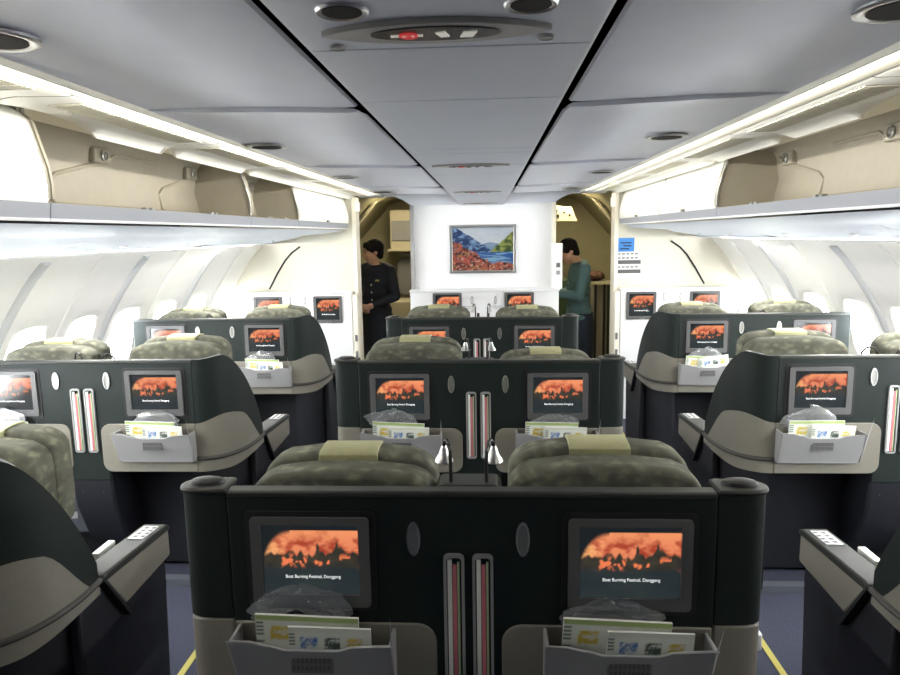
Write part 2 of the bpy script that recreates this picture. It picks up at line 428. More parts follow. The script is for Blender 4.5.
for k, y in enumerate((.905, 2.64, 4.29, 5.96)):
    e = empty('seatbelt_sign', (-.012, y, 1.946), ['large grey lens-shaped seat belt and no smoking sign, nearest overhead', 'small lens-shaped no smoking sign, second along the centre ceiling',
              'third lens-shaped sign along the centre ceiling', 'farthest lens-shaped sign along the ceiling, near the front wall'][k], 'sign', 'lit signs along the centre ceiling')
    def lens(a, b, p=1.6, n=32):
        return [(a*math.copysign(abs(math.cos(2*PI*i/n))**1.0, math.cos(2*PI*i/n)), b*math.copysign(abs(math.sin(2*PI*i/n))**p, math.sin(2*PI*i/n))) for i in range(n)]
    obj('housing', MB().prism(lens(.145, .046), 'z', -.006, .002), M_lens, e, bevel=.002)
    obj('lens', MB().prism(ellipse(0, -.004, .082, .030, 28), 'z', -.0075, -.0055), M_lensdark, e, bevel=.001)
    ic = MB().box(-.056, -.036, -.006, .000, -.0090, -.0070).box(-.030, -.016, -.006, 0, -.0090, -.0070)
    ic.prism([(.000, -.012), (.012, -.016), (.017, .004), (.006, .006)], 'z', -.0090, -.0070).prism([(.03, .008), (.035, -.012), (.052, -.014), (.046, .008)], 'z', -.0090, -.0070)
    obj('icons', ic, M_icon, e)
    rd = MB().frame(ellipse(-.034, -.003, .012, .012), ellipse(-.034, -.003, .008, .008), 'z', -.0093, -.0070)
    rd.prism([(-.042, -.010), (-.040, -.012), (-.026, .004), (-.028, .006)], 'z', -.0093, -.0070)
    obj('prohibition_ring', rd, M_iconred, e)

# header closing the ceiling above the partition and doorways
struct('ceiling_header', MB().prism([(-1.12, 2.035), (-.80, 2.035), (-.72, 2.005), (-.64, 1.955), (.64, 1.955), (.72, 2.005), (.80, 2.035), (1.10, 2.035), (1.10, 2.2), (-1.12, 2.2)], 'y', 6.30, 6.44), M_center)

# ------------------------------------------------------------------ overhead bins
def fascia(s):
    """cream cove strip with vent grilles above the bin openings"""
    xo = .903 if s < 0 else .862; lo = 2.011 if s < 0 else 2.021
    side = 'left' if s < 0 else 'right'
    bays = [-1.2, .2, 1.70, 2.62, 3.55, 4.42, 5.3, 6.24] if s < 0 else [-1.2, .3, 1.75, 2.72, 3.60, 4.48, 5.35, 6.24]
    e = empty('vent_panel', (0, 0, 0), 'cream grilled air vent panel running above the %s overhead bins' % side, 'vent panel')
    obj('cove_strip', MB().prism([(s*xo, 2.052), (s*(xo+.035), 2.043), (s*.95, 2.042), (s*.95, 2.06), (s*xo, 2.07)], 'y', -1.2, 6.24), M_cream, e)
    arcs = [(1.93, .26), (2.70, .065), (3.56, .055)] if s < 0 else [(1.95, .30), (2.78, .065), (3.62, .055)]
    for a, b in zip(bays, bays[1:]):
        m = MB()
        prof = [(.953, 2.044), (.965, 2.040), (1.10, 2.043), (1.13, 2.040), (1.16, 2.032), (1.185, 0), (1.20, 1), (1.26, 2)]
        ny = 90
        def fn(u, v):
            y = a+.003+(b-a-.006)*u; i = round(v*7); x, z = prof[i]
            up = 0
            for yc, w in arcs:
                if abs(y-yc) < w: up = max(up, .036*min(1, (w/.1)**.5)*(1-((y-yc)/w)**2)**.5)
            if i == 5: z = lo+up
            if i == 6: z = lo+.004+up; x = 1.196
            if i == 7: z = 2.095
            if i == 4: z = max(2.032, lo+up+.004)
            return (s*x, y, z)
        m.grid(ny, 8, fn)
        obj('panel', m, M_door, e, fixn=False)
        g = MB(); n = int((b-a-.16)/.021)
        for k in range(n):
            y = a+.09+k*.021
            g.add([(s*.985, y, 2.0395), (s*1.085, y+.012, 2.0415), (s*1.085, y+.024, 2.0415), (s*.985, y+.012, 2.0395),
                   (s*.985, y, 2.0365), (s*1.085, y+.012, 2.0385), (s*1.085, y+.020, 2.0385), (s*.985, y+.008, 2.0365)],
                  [(4, 5, 6, 7), (0, 1, 5, 4), (2, 3, 7, 6), (1, 2, 6, 5), (0, 3, 7, 4)])
        obj('grille', g, M_bulk, e)
    return e
fascia(-1); fascia(1)
DP = [(1.285, 2.068), (1.262, 2.053), (1.236, 2.03), (1.214, 1.95), (1.200, 1.90), (1.194, 1.85), (1.196, 1.812), (1.214, 1.788)]
def bin_module(s, y0, y1, closed, label, discs=()):
    e = empty('overhead_bin', (0, 0, 0), label, 'overhead bin')
    t = .012
    inn = [(1.222, 1.803), (1.34, 1.785), (1.43, 1.79), (1.475, 1.83), (1.495, 1.93), (1.48, 2.04), (1.44, 2.085), (1.36, 2.105), (1.262, 2.10)]
    hs = MB()
    n = len(inn)
    out = [(x+.02*(1 if i > 2 else 0), z+(-.02 if i < 3 else (.02 if i > 5 else 0))) for i, (x, z) in enumerate(inn)]
    vs = [(s*x, y, z) for y in (y0+.002, y1-.002) for x, z in inn+out]
    fs = []
    for i in range(n-1):
        fs += [(i, i+1, 2*n+i+1, 2*n+i), (n+i, 3*n+i, 3*n+i+1, n+i+1), (i, n+i, n+i+1, i+1), (2*n+i, 2*n+i+1, 3*n+i+1, 3*n+i)]
    fs += [(0, 2*n, 3*n, n), (n-1, 2*n-1, 4*n-1, 3*n-1)]
    hs.add(vs, fs)
    obj('housing', hs, M_bincream, e)
    for ya in (y0+.002, y1-.014):
        obj('divider', MB().prism([(s*x, z) for x, z in inn]+[(s*x, z) for x, z in DP[1:7]][0:], 'y', ya, ya+.012), M_bincream, e)
    # lip strip, white under-edge and latches
    obj('lip', MB().prism([(s*1.200, 1.800), (s*1.224, 1.802), (s*1.24, 1.755), (s*1.206, 1.757)], 'y', y0, y1), M_lip, e)
    obj('edge_strip', MB().prism([(s*1.203, 1.757), (s*1.24, 1.757), (s*1.24, 1.749), (s*1.206, 1.749)], 'y', y0, y1), M_white, e)
    for k in range(2 if not closed else 1):
        yl = y0+(y1-y0)*(.35+.36*k if not closed else .5)
        ms = []
        if closed: ms = [MB().box(*sorted((s*1.186, s*1.2)), yl-.025, yl+.025, 1.80, 1.816)]
        else: ms = [MB().box(*sorted((s*1.202, s*1.222)), yl+a, yl+a+.023, 1.800, 1.809) for a in (-.035, .012)]
        for m in ms: obj('latch', m, M_hook if not closed else M_beige, e, bevel=.002)
    if closed:
        d = MB(); ny = 6
        o2 = [(x+.016, z) for x, z in DP]
        m = len(DP)
        vs = [(s*x, y, z) for y in (y0+.006, y1-.006) for x, z in DP+o2]; fs = []
        for i in range(m-1):
            fs += [(i, i+1, 2*m+i+1, 2*m+i), (m+i, 3*m+i, 3*m+i+1, m+i+1), (i, m+i, m+i+1, i+1), (2*m+i, 2*m+i+1, 3*m+i+1, 3*m+i)]
        fs += [(0, 2*m, 3*m, m), (m-1, 2*m-1, 4*m-1, 3*m-1)]
        d.add(vs, fs); obj('door', d, M_door, e, smooth=math.radians(50))
    else:
        # raised door tucked under the roof of the bin, and a dark gasket round each end
        rd = [(1.27, 2.088), (1.32, 2.080), (1.37, 2.077), (1.41, 2.078), (1.41, 2.086), (1.37, 2.087), (1.32, 2.090), (1.27, 2.098)]
        obj('raised_door', MB().prism([(s*x, z) for x, z in rd], 'y', y0+.02, y1-.02), M_cream, e)
        for ya in (y1-.02,):
            obj('gasket', MB().tube([(s*(x+.004), ya, z) for x, z in DP[1:7]], .006, 6), M_hook, e)
        for yd in discs:
            ext = min(.46, y1-.03-yd)
            b = MB().lathe([(.022, 0), (.022, -.006), (.016, -.010), (.014, -.005), (.009, -.005), (.008, -.010), (0, -.011)], (0, 0, 0), 'x', 20)
            b.v = [(s*(1.458+x*1.0), yd+y, 2.020+z) for x, y, z in b.v]
            obj('hinge', b, M_hook, e)
            pl = MB().box(*sorted((s*1.459, s*1.500)), yd-.06, yd+.06, 1.990, 2.052)
            obj('hinge_plate', pl, M_bincream, e, bevel=.008)
            obj('rib', MB().tube([(s*1.481, yd+max(ext, .075), 2.035), (s*1.480, yd+min(.12, max(ext-.01, .07)), 2.035), (s*1.484, yd+.06, 2.00), (s*1.488, yd-.08, 1.975), (s*1.493, yd-.27, 1.93), (s*1.490, yd-.32, 1.90), (s*1.476, yd-.33, 1.835), (s*1.435, yd-.33, 1.794)], .008, 8), M_bincream, e)
    return e
bin_module(-1, .30, 1.95, True, 'closed white overhead bin at the left edge of the photo')
bin_module(-1, 1.955, 3.66, False, 'long open cream overhead bin on the left, next to the nearest closed bin', (2.72, 3.55))
bin_module(-1, 3.665, 4.585, False, 'short open overhead bin on the left with a dark interior, before the far closed door', (4.42,))
bin_module(-1, 4.59, 6.22, True, 'closed white overhead bin at the far front end of the left side')
bin_module(1, .30, 1.95, False, 'open overhead bin on the right side nearest the camera', (1.0, 1.7))
bin_module(1, 1.955, 3.62, False, 'open cream overhead bin on the right, beside the far closed doors', (2.57, 3.44))
bin_module(1, 3.625, 4.78, True, 'closed white overhead bin on the right, next to the open bins')
bin_module(1, 4.785, 6.22, True, 'closed white overhead bin at the far front end of the right side')
# service panels sloping from the bin lip to the sidewall
for s in (-1, 1):
    w = 'left' if s < 0 else 'right'
    for k, (y0, y1) in enumerate(((-1.2, 1.2), (1.2, 2.9), (2.9, 4.6), (4.6, 6.22))):
        e = empty('service_panel', (0, 0, 0), 'pale blue-white passenger service panel under the %s bins, %s' % (w, ['out of view behind', 'nearest section', 'middle section', 'front section'][k]), 'service panel', 'service panels under the bins')
        sc = .955 if k == 3 else 1
        pf = [(1.244, 1.742), (1.27, 1.733), (1.45, 1.712), (1.62, 1.700), (1.66, 1.684), (1.9, 1.64), (1.98*sc, 1.632), (1.98*sc, 1.65), (1.66, 1.704), (1.3, 1.742)]
        obj('panel', MB().prism([(s*x, z) for x, z in pf], 'y', y0+.002, y1-.002), M_psu, e)
        for j in range(2):
            yy = y0+(y1-y0)*(.3+.45*j)
            obj('vent_nozzle', MB().lathe([(.022, .002), (.02, -.010), (.012, -.012), (0, -.012)], (s*1.78, yy, 1.664), n=14), M_white, e)
    # rail that carries the wash light above the windows
    pf = [(1.985, 1.635), (2.12, 1.60), (2.135, 1.612), (2.02, 1.66)]
    struct('trim_%d' % tn, MB().prism([(s*x*.985, z+.012) for x, z in pf], 'y', -1.2, 4.6), M_white); tn += 1

# ------------------------------------------------------------------ front class divider
wl = MB(); wl.box(-.625, .625, 6.401, 6.46, 0, 2.0)
struct('wall_front', wl, M_white)
for s in (-1, 1):
    ed = 1.150 if s < 0 else 1.178
    edge = [(ed, 0), (ed, 2.03), (1.22, 2.06), (1.3, 2.08), (2.8, 2.3)] + [(2.8, 0)]
    m = MB().prism([(s*x, z) for x, z in edge], 'y', YF, 6.42)
    struct('wall_%s_front' % ('left' if s < 0 else 'right'), m, M_bulk)
    # rounded door-post and dark gasket seam on the divider
    struct('door_%d' % (1 if s < 0 else 2), MB().prism(rrect(*sorted((s*(ed-.012), s*(ed+.02))), 0, 2.035, .008), 'y', 6.245, 6.43), M_cream)
    pts = [(s*x, 6.255, z) for x, z in ((1.66, 1.60), (1.74, 1.545), (1.80, 1.48), (1.88, 1.36), (1.96, 1.22))]
    struct('trim_%d' % tn, MB().tube(pts, .0075, 8), M_black); tn += 1
    struct('trim_%d' % tn, MB().box(*sorted((s*.625, s*.66)), 6.34, 6.47, 1.195, 1.96), M_pocket if s < 0 else M_cream, bevel=.005); tn += 1

# ------------------------------------------------------------------ pictures
def fire(u, v):
    dk = rgb(24, 29, 32)
    if v > .91 or u < .012 or u > .99: return dk
    edge = sm(.93, 1.10, 1/max(1e-3, math.hypot((u-.30)/.285, (v-.36)/.53)))*1. if u < .30 and v > .36 else 1.
    crowd = .51+.09*vn(u*11, 3)+.04*vn(u*31, 5)
    for c0, w0, h0 in ((.575, .022, .20), (.61, .05, .10), (.77, .018, .24), (.79, .085, .15), (.70, .03, .08), (.40, .035, .09), (.30, .05, .10), (.90, .03, .05)):
        crowd = max(crowd, .51+h0*math.exp(-abs((u-c0)/w0)**2.6)+.03*vn(u*40, 9))
    n = fbm(u*8, v*8, 3)
    f = mix(rgb(160, 62, 42), rgb(220, 128, 88), sm(.28, .62, n+.25*(v-.6)))
    f = mix(f, rgb(250, 190, 120), .6*sm(.34, .06, u)*sm(.38, .6, n))
    f = mix(f, rgb(150, 56, 40), .45*sm(.50, .72, fbm(u*12+4, v*14, 9))*sm(.78, .62, v))
    f = mix(f, rgb(232, 150, 100), .5*sm(.72, .88, v))
    s = mix(rgb(38, 37, 34), rgb(62, 58, 46), vn(u*14, v*12))
    fl = sm(.64, .74, fbm(u*16, v*9, 21))*sm(.34, .44, v)*sm(.62, .5, v)
    s = mix(s, rgb(226, 118, 76), fl)
    low = mix(rgb(30, 40, 44), rgb(46, 52, 52), vn(u*5, v*5, 2))
    c = mix(s, f, sm(crowd-.025, crowd+.025, v))
    c = mix(low, c, sm(.34, .44, v))
    return mix(dk, c, edge if v > .36 else 1.)
def landscape(u, v):
    sky = mix(rgb(190, 210, 232), rgb(245, 246, 244), fbm(u*4, v*6, 5))
    c = sky
    far = .62-.25*abs(u-.62)+.05*vn(u*9, 1)
    if v < far: c = mix(rgb(120, 150, 190), rgb(160, 185, 205), vn(u*12, v*12, 4))
    ridge = 1.02-.95*u+.10*fbm(u*9, 2, 6)
    if v < ridge and u < .62: c = mix(rgb(22, 58, 112), rgb(150, 185, 225), sm(.42, .72, fbm(u*10+v*7, v*14-u*8, 8)))
    r2 = .46+1.25*(u-.66)+.06*fbm(u*14, 4, 7)
    if u > .62 and v < r2: c = mix(rgb(52, 84, 44), rgb(168, 178, 92), sm(.35, .68, fbm(u*16, v*18, 11)))
    shore = .42+.02*vn(u*20, 7)
    if v < shore: c = mix(rgb(32, 92, 170), rgb(150, 196, 228), sm(.38, .75, fbm(u*5, v*26, 13)))
    b = .62-.80*u+.16*fbm(u*11, 3, 15)
    b = max(b, .17+.12*fbm(u*13, 8, 16)-.08*u)
    if v < b:
        n = fbm(u*22, v*18, 17)
        c = mix(rgb(58, 30, 44), rgb(196, 96, 78), sm(.34, .62, n))
        c = mix(c, rgb(238, 190, 176), sm(.60, .72, fbm(u*34, v*28, 19)))
        c = mix(c, rgb(196, 150, 70), .7*sm(.62, .74, fbm(u*20+7, v*20, 23)))
    return c
ME_fire = picture_mesh('display', .225, .166, 100, 74, fire)
ME_cap = text_mesh('Boat Burning Festival, Donggang', .0103, 0)
def cover(seed, band):
    def fn(u, v):
        c = rgb(232, 236, 226)
        if v > .86: c = band
        for k in range(3):
            a = .12+.29*k+.03*_h(seed, k)
            if a < u < a+.2 and .25 < v < .68:
                n = fbm(u*22+seed, v*12, k+seed)
                c = mix([rgb(60, 80, 70), rgb(215, 190, 60), rgb(70, 120, 190)][(k+seed) % 3], rgb(225, 228, 220), sm(.4, .7, n))
        if u < .07 and .15 < v < .8 and vn(2, v*28) > .5: c = rgb(70, 95, 75)
        return c
    return fn
ME_cov = [picture_mesh('cover_print', .235, .085, 48, 18, cover(1, rgb(170, 190, 120))), picture_mesh('cover_print', .20, .075, 48, 18, cover(2, rgb(225, 228, 215)))]

def screen(parent, x, z, y, w=.27, h=.213, label=None):
    """bezel with its lit display and caption; faces -Y"""
    b = MB().frame(rrect(x-w/2, x+w/2, z-h/2, z+h/2, .010), rrect(x-w/2+.024, x+w/2-.024, z-h/2+.029, z+h/2-.017, .002), 'y', y-.010, y+.004)
    b.add([(x-w/2+.02, y-.002, z-h/2+.02), (x+w/2-.02, y-.002, z-h/2+.02), (x+w/2-.02, y-.002, z+h/2-.012), (x-w/2+.02, y-.002, z+h/2-.012)], [(0, 1, 2, 3)])
    o = obj('screen', b, M_bezel, parent, smooth=None)
    if label: o['label'] = label
    sx, sz = (w-.046)/.225, (h-.045)/.166
    d = mesh_obj('display', ME_fire, M_display, o, (x, y-.0035, z+.006)); d.scale = (sx, 1, sz); d['label'] = 'lit display showing an orange fire'
    t = mesh_obj('caption', ME_cap, M_text, o, (x+.004*sx, y-.0045, z+.006+(.255-.5)*.166*sz)); t.scale = (sx*.95, 1, sz*1.05)
    k = MB().lathe([(.0022, 0), (0, -.001)], (x-.008, y-.010, z-h/2+.013), 'y', 8).lathe([(.0022, 0), (0, -.001)], (x+.018, y-.010, z-h/2+.013), 'y', 8)
    obj('indicator', k, M_text, o)
    return o

# ------------------------------------------------------------------ seat pairs
def hook_part(root, x, z, y):
    o = obj('coat_hook', MB().frame(ellipse(x, z, .0155, .040), ellipse(x, z, .0115, .035), 'y', y-.006, y+.002), M_chrome, root)
    obj('hook_plate', MB().prism(ellipse(x, z, .0118, .0353), 'y', y-.003, y+.002), M_hook, o)
def slot_part(root, x, z0, z1, y):
    obj('literature_slot', MB().frame(rrect(x-.0235, x+.0235, z0, z1, .012), rrect(x-.017, x+.017, z0+.007, z1-.008, .008), 'y', y-.009, y+.003), M_slot, root)
def headrest(root, x, dz, s):
    def cushion(hw, z0, z1, sh):
        return [(x-hw*.95, z0), (x-hw, z0+.10), (x-hw*1.0, z1-.095), (x-hw*.985, z1-.060), (x-hw*.92, z1-.031), (x-hw*.74, z1-.012), (x-hw*.36, z1-.002), (x, z1), (x+hw*.36, z1-.002), (x+hw*.74, z1-.012), (x+hw*.92, z1-.031), (x+hw*.985, z1-.060), (x+hw*1.0, z1-.095), (x+hw, z0+.10), (x+hw*.95, z0)]
    h = obj('headrest', MB().prism(cushion(.227, .82, 1.162+dz, 0), 'y', .085, .186), M_fabric, root, bevel=.018, seg=4)
    obj('pillow', MB().prism(cushion(.222, .86, 1.178+dz, 0), 'y', .187, .285), M_fabric, h, bevel=.022, seg=4)
    zt = 1.180+dz
    out = [(.180, 1.150+dz), (.180, 1.172+dz), (.192, zt-.001), (.235, zt+.003), (.278, zt), (.292, zt-.014), (.294, 1.13+dz), (.294, 1.06+dz)]
    inn = [(a+(.005 if i < 2 else (-.005 if i > 4 else 0)), b-.006) for i, (a, b) in enumerate(out)]
    inn[0] = (out[0][0]+.006, out[0][1]); inn[-1] = (out[-1][0]-.006, out[-1][1])
    obj('head_band', MB().prism(out+inn[::-1], 'x', x-.074, x+.074), M_strap, h, bevel=.002)
def pocket_part(root, x):
    y0, y1 = -.082, -.006
    pk = MB()
    top = [(-.182, .812), (-.135, .812), (-.10, .800), (-.088, .800), (-.06, .788), (.062, .788), (.088, .800), (.182, .806)]
    bot = [(.172, .665), (-.176, .665)]
    # leaning front plate
    pts = [(x+a, z) for a, z in top+bot]; n = len(pts)
    yy = lambda z: -.030+(y0+.030)*(z-.665)/.147
    pk.add([(a, yy(z), z) for a, z in pts]+[(a, yy(z)+.008, z) for a, z in pts], [tuple(range(n)), tuple(range(2*n-1, n-1, -1))]+[(i, (i+1) % n, n+(i+1) % n, n+i) for i in range(n)])
    for sg in (-1, 1):
        xa, xb = sorted((x+sg*.182, x+sg*.174))
        za = .812 if sg < 0 else .806
        pk.add([(xa, yy(.665), .665), (xb, yy(.665), .665), (xb, yy(za), za), (xa, yy(za), za), (xa, -.006, .665), (xb, -.006, .665), (xb, -.006, za), (xa, -.006, za)],
               [(0, 1, 2, 3), (4, 7, 6, 5), (0, 4, 5, 1), (3, 2, 6, 7), (0, 3, 7, 4), (1, 5, 6, 2)])
    pk.box(x-.176, x+.172, -.03, -.006, .660, .668)
    p = obj('seat_pocket', pk, M_pocket, root, bevel=.003)
    # placard with two rows of small print
    z = .752; y = yy(z)
    obj('placard', MB().box(x-.048, x+.048, y-.0045, y+.001, .728, .772), M_placard, p, bevel=.002)
    pr = MB()
    for r in range(2):
        for c in range(9):
            pr.box(x-.043+c*.0098, x-.0365+c*.0098, y-.0058-.0006, y-.004, .754-r*.018, .766-r*.018)
    obj('placard_print', pr, M_bezel, p)
def lamp_part(root, x, y, z, fl=1):
    st = obj('reading_lamp', MB().tube([(x, y, z), (x, y, z+.05), (x+.001*fl, y+.002, z+.078), (x+.004*fl, y+.01, z+.094), (x+.010*fl, y+.024, z+.098), (x+.016*fl, y+.036, z+.090), (x+.018*fl, y+.042, z+.072)], .0042, 8), M_black, root)
    obj('lamp_head', MB().lathe([(.006, .034), (.009, .026), (.0125, .014), (.021, .002), (.023, -.004), (.02, -.006), (0, -.004)], (x+.018*fl, y+.042, z+.044), n=16), M_chrome, st)
def gooseneck_part(root, x, y, z, fl):
    st = obj('reading_lamp', MB().tube([(x, y, z), (x+.004*fl, y, z+.03), (x+.014*fl, y, z+.05), (x+.03*fl, y+.01, z+.058), (x+.046*fl, y+.02, z+.05), (x+.056*fl, y+.03, z+.03), (x+.058*fl, y+.035, z+.0)], .0045, 8), M_black, root)
    obj('lamp_head', MB().lathe([(.006, .02), (.012, .01), (.018, -.005), (0, -.006)], (x+.058*fl, y+.035, z), n=14), M_black, st)

def seat_pair(kind, loc, label):
    """kind 0: centre pair; -1 / +1: pair by the left / right windows"""
    s = -kind                                       # direction of the aisle in local x
    root = empty('business_seat_pair', loc, label, 'airline seat pair', 'business class seat pairs')
    a, b = (-.545, .545) if kind == 0 else sorted((s*.53, -s*.583))
    # back shell
    ht = 1.122 if kind == 0 else 1.132
    obj('back_shell', MB().prism([(a, ht), (b, ht), (b, .60), (.098, .60), (.098, .56), (-.098, .56), (-.098, .60), (a, .60)], 'y', 0, .045), M_green, root, bevel=.004)
    obj('top_trim', MB().box(a, b, -.003, .036, ht-.008, ht+.008), M_cap, root, bevel=.005, seg=2)
    zb = .815 if kind == 0 else .838
    for sg in (-1, 1):
        out = .541 if (kind == 0 or sg == s) else .575
        if kind and sg == s: out = .528
        poly = rrect(.074, out, .605, zb, .045, corners='1001')
        obj('lower_panel', MB().prism([(sg*x, z) for x, z in poly], 'y', -.006, .02), M_beige, root, bevel=.003)
    # screens, hooks, slots
    for sg in (-1, 1):
        x = sg*(.357 if kind == 0 else .348)
        zc = .9635 if kind == 0 else .985
        ss = screen(root, x, zc, -.002)
        obj('surround', MB().frame(rrect(x-.149, x+.149, zc-.120, zc+.119, .014), rrect(x-.134, x+.134, zc-.105, zc+.105, .010), 'y', -.0035, .002), M_black, ss)
        hook_part(root, sg*.122, 1.020 if kind == 0 else 1.045, 0)
        slot_part(root, sg*.0325, .672 if kind == 0 else .700, .985 if kind == 0 else 1.008, 0)
        pocket_part(root, sg*.349)
    # cushions
    for sg in (-1, 1):
        x = sg*.325
        headrest(root, sg*.316, 0, sg)
        bk = MB().prism([(.13, .64), (.09, .95), (.13, .98), (.22, .98), (.29, .80), (.33, .64)], 'x', x-.225, x+.225)
        obj('backrest', bk, M_fabric, root, bevel=.03, seg=3)
        obj('seat_cushion', MB().box(x-.225, x+.225, .30, .86, .36, .49), M_fabric, root, bevel=.035, seg=3)
    obj('seat_base', MB().box(-.56, .56, .34, .80, 0, .36), M_base, root, bevel=.02)
    obj('footwell_back', MB().box(-.56, .56, .262, .295, .02, .635), M_base, root, bevel=.004)
    obj('pedestal', MB().prism([(.0, .60), (.02, .42), (.10, .24), (.24, .11), (.34, .03), (.40, .0), (.50, .0), (.40, .2), (.25, .40), (.14, .60)], 'x', -.10, .10), M_base, root, bevel=.012)
    bolts = MB()
    for xx in (-.05, .05): bolts.lathe([(.009, 0), (.007, -.004), (0, -.005)], (xx, .016, .50), 'y', 10)
    obj('bolt', bolts, M_chrome, root)
    obj('centre_console', MB().box(-.075, .075, .07, .80, .30, .66), M_green, root, bevel=.015)
    obj('console_top', MB().prism(rrect(-.078, .078, .66, 1.116, .02), 'y', .072, .160), M_cap, root, bevel=.006)
    if kind == 0:
        lamp_part(root, -.042, .10, 1.112, -1); lamp_part(root, .042, .10, 1.112, 1)
        # rounded end wings, dark above and beige below
        for sg in (-1, 1):
            pl = [(.546, .0), (.60, .0005), (.632, .004), (.650, .015), (.656, .034), (.650, .054), (.632, .066), (.60, .070), (.546, .070)]
            pl = pl[:1]+smooth_poly(pl, 3)[3:-3]+pl[-1:]
            P = [(sg*x, y) for x, y in pl]
            w = obj('side_wing', MB().prism(P, 'z', .82, 1.128), M_green, root, bevel=.003)
            obj('wing_base', MB().prism(P, 'z', .56, .818), M_beige, w, bevel=.006)
            obj('wing_foot', MB().prism([(sg*(x-.012), y+.01) for x, y in pl], 'z', .05, .56), M_base, w)
            cp = [(.545, -.004), (.60, -.004), (.636, .000), (.655, .012), (.662, .034), (.655, .058), (.635, .071), (.60, .075), (.545, .075)]
            obj('wing_cap', MB().prism([(sg*x, y) for x, y in cp[:1]+smooth_poly(cp, 3)[3:-3]+cp[-1:]], 'z', 1.122, 1.134), M_cap, w, bevel=.005, seg=2)
            rc = [(.560, .030), (.60, .026), (.628, .038), (.640, .07), (.634, .115), (.615, .140), (.590, .128), (.568, .085)]
            obj('cap_recess', MB().lathe([(.040, 1.130), (.040, 1.135), (.036, 1.141), (.026, 1.144), (.0, 1.145)], (sg*.603, .042, 0), n=24, sy=.62), M_black, w)
            obj('armrest', MB().box(*sorted((sg*.575, sg*.65)), .19, .80, .50, .68), M_beige, root, bevel=.02, seg=3)
    else:
        gooseneck_part(root, -.05, .11, 1.10, -1); gooseneck_part(root, .03, .12, 1.09, 1)
        # curved aisle flank: dark above, beige hump below
        NT = 22
        def plan(t, off=0.):
            a = t*PI/2
            return (s*(.53+(.205-off)*math.sin(a)), .33-(.33-off)*math.cos(a))
        def ztop(t): return 1.140+.012*sm(.1, .4, t)-.405*max(0, (t-.4)/.6)**1.7
        def zmid(t): return .838+.035*math.sin(PI*min(1, t/.85))**2-.165*sm(.62, 1., t)
        def zbot(t): return .605+.045*sm(.4, 1, t)
        def skin(zlo, zhi, off0, off1, m, name, par, bev=0.):
            mb = MB(); nz = 8
            for off in (off0, off1):
                mb.grid(NT+1, nz, lambda u, v: (*plan(u, off), zlo(u)+(zhi(u)-zlo(u))*v))
            V = NT+1; n0 = V*nz
            for i in range(NT):
                for j in (0, nz-1):
                    mb.f.append((i*nz+j, (i+1)*nz+j, n0+(i+1)*nz+j, n0+i*nz+j))
            for i in (0, NT):
                for j in range(nz-1): mb.f.append((i*nz+j, i*nz+j+1, n0+i*nz+j+1, n0+i*nz+j))
            return obj(name, mb, m, par, smooth=math.radians(50))
        fl = skin(zmid, ztop, 0, .035, M_green, 'aisle_wing', root)
        lo = skin(zbot, zmid, -.003, .035, M_beige, 'wing_lower', fl)
        gz = lambda t: .672-.012*math.sin(PI*t)+.02*t
        obj('groove', MB().tube([(*plan(i/NT, -.004), gz(i/NT)) for i in range(NT+1)], .010, 8), M_groove, fl)
        skin(lambda t: .02, zbot, .045, .075, M_base, 'wing_foot', fl)
        # straight continuation under the armrest, then armrest with keypad
        x0, x1 = .668, .746
        X = lambda a, b: sorted((s*a, s*b))
        ar = obj('armrest', MB().prism([(.34, .690), (.74, .675), (.76, .66), (.76, .565), (.45, .550)], 'x', *X(x0, x1)), M_beige, root, bevel=.008)
        obj('armrest_pad', MB().prism([(.335, .700), (.35, .708), (.74, .688), (.765, .675), (.765, .66), (.335, .681)], 'x', *X(x0-.004, x1+.004)), M_cap, ar, bevel=.006)
        obj('armrest_seam', MB().prism([(.33, .697), (.342, .697), (.475, .505), (.463, .505)], 'x', *X(x0+.003, x1+.0025)), M_black, ar)
        kp = MB().add([(s*xx, yy, .6893+(.725-yy)*.0513+dz) for dz in (0, .003) for xx, yy in ((x0+.012, .60), (x1-.012, .60), (x1-.012, .715), (x0+.012, .715))], [(0, 1, 2, 3), (4, 7, 6, 5), (0, 4, 5, 1), (1, 5, 6, 2), (2, 6, 7, 3), (3, 7, 4, 0)])
        obj('keypad', kp, M_white, ar)
        ks = MB()
        for r in range(2):
            for c in range(4):
                xx = x0+.024+r*.026; yy = .612+c*.026
                z = .6893+(.725-yy)*.0513+.003
                ks.box(*X(xx, xx+.014), yy, yy+.015, z-.003, z+.0006)
        obj('keys', ks, M_placard, ar)
        obj('side_panel', MB().prism([(.24, .02), (.24, .66), (.33, .665), (.38, .655), (.45, .555), (.75, .568), (.765, .52), (.75, .30), (.73, .02)], 'x', *X(x0+.02, x1-.022)), M_base, root, bevel=.01)
        # grey foot-rest box on the window side, with a white plate
        fr = obj('footrest', MB().prism([(.10, .59), (.16, .22), (.36, .20), (.36, .59)], 'x', *X(-.12, -.54)), M_foot, root, bevel=.015)
        obj('plate', MB().box(*X(-.17, -.26), .135, .150, .31, .345), M_pocket, fr)
        obj('floor_rail', MB().box(*X(-.5, .70), .05, .10, .0, .035), M_foot, root)
        obj('window_armrest', MB().box(*X(-.50, -.56), .30, .80, .50, .68), M_beige, root, bevel=.015)
    return root

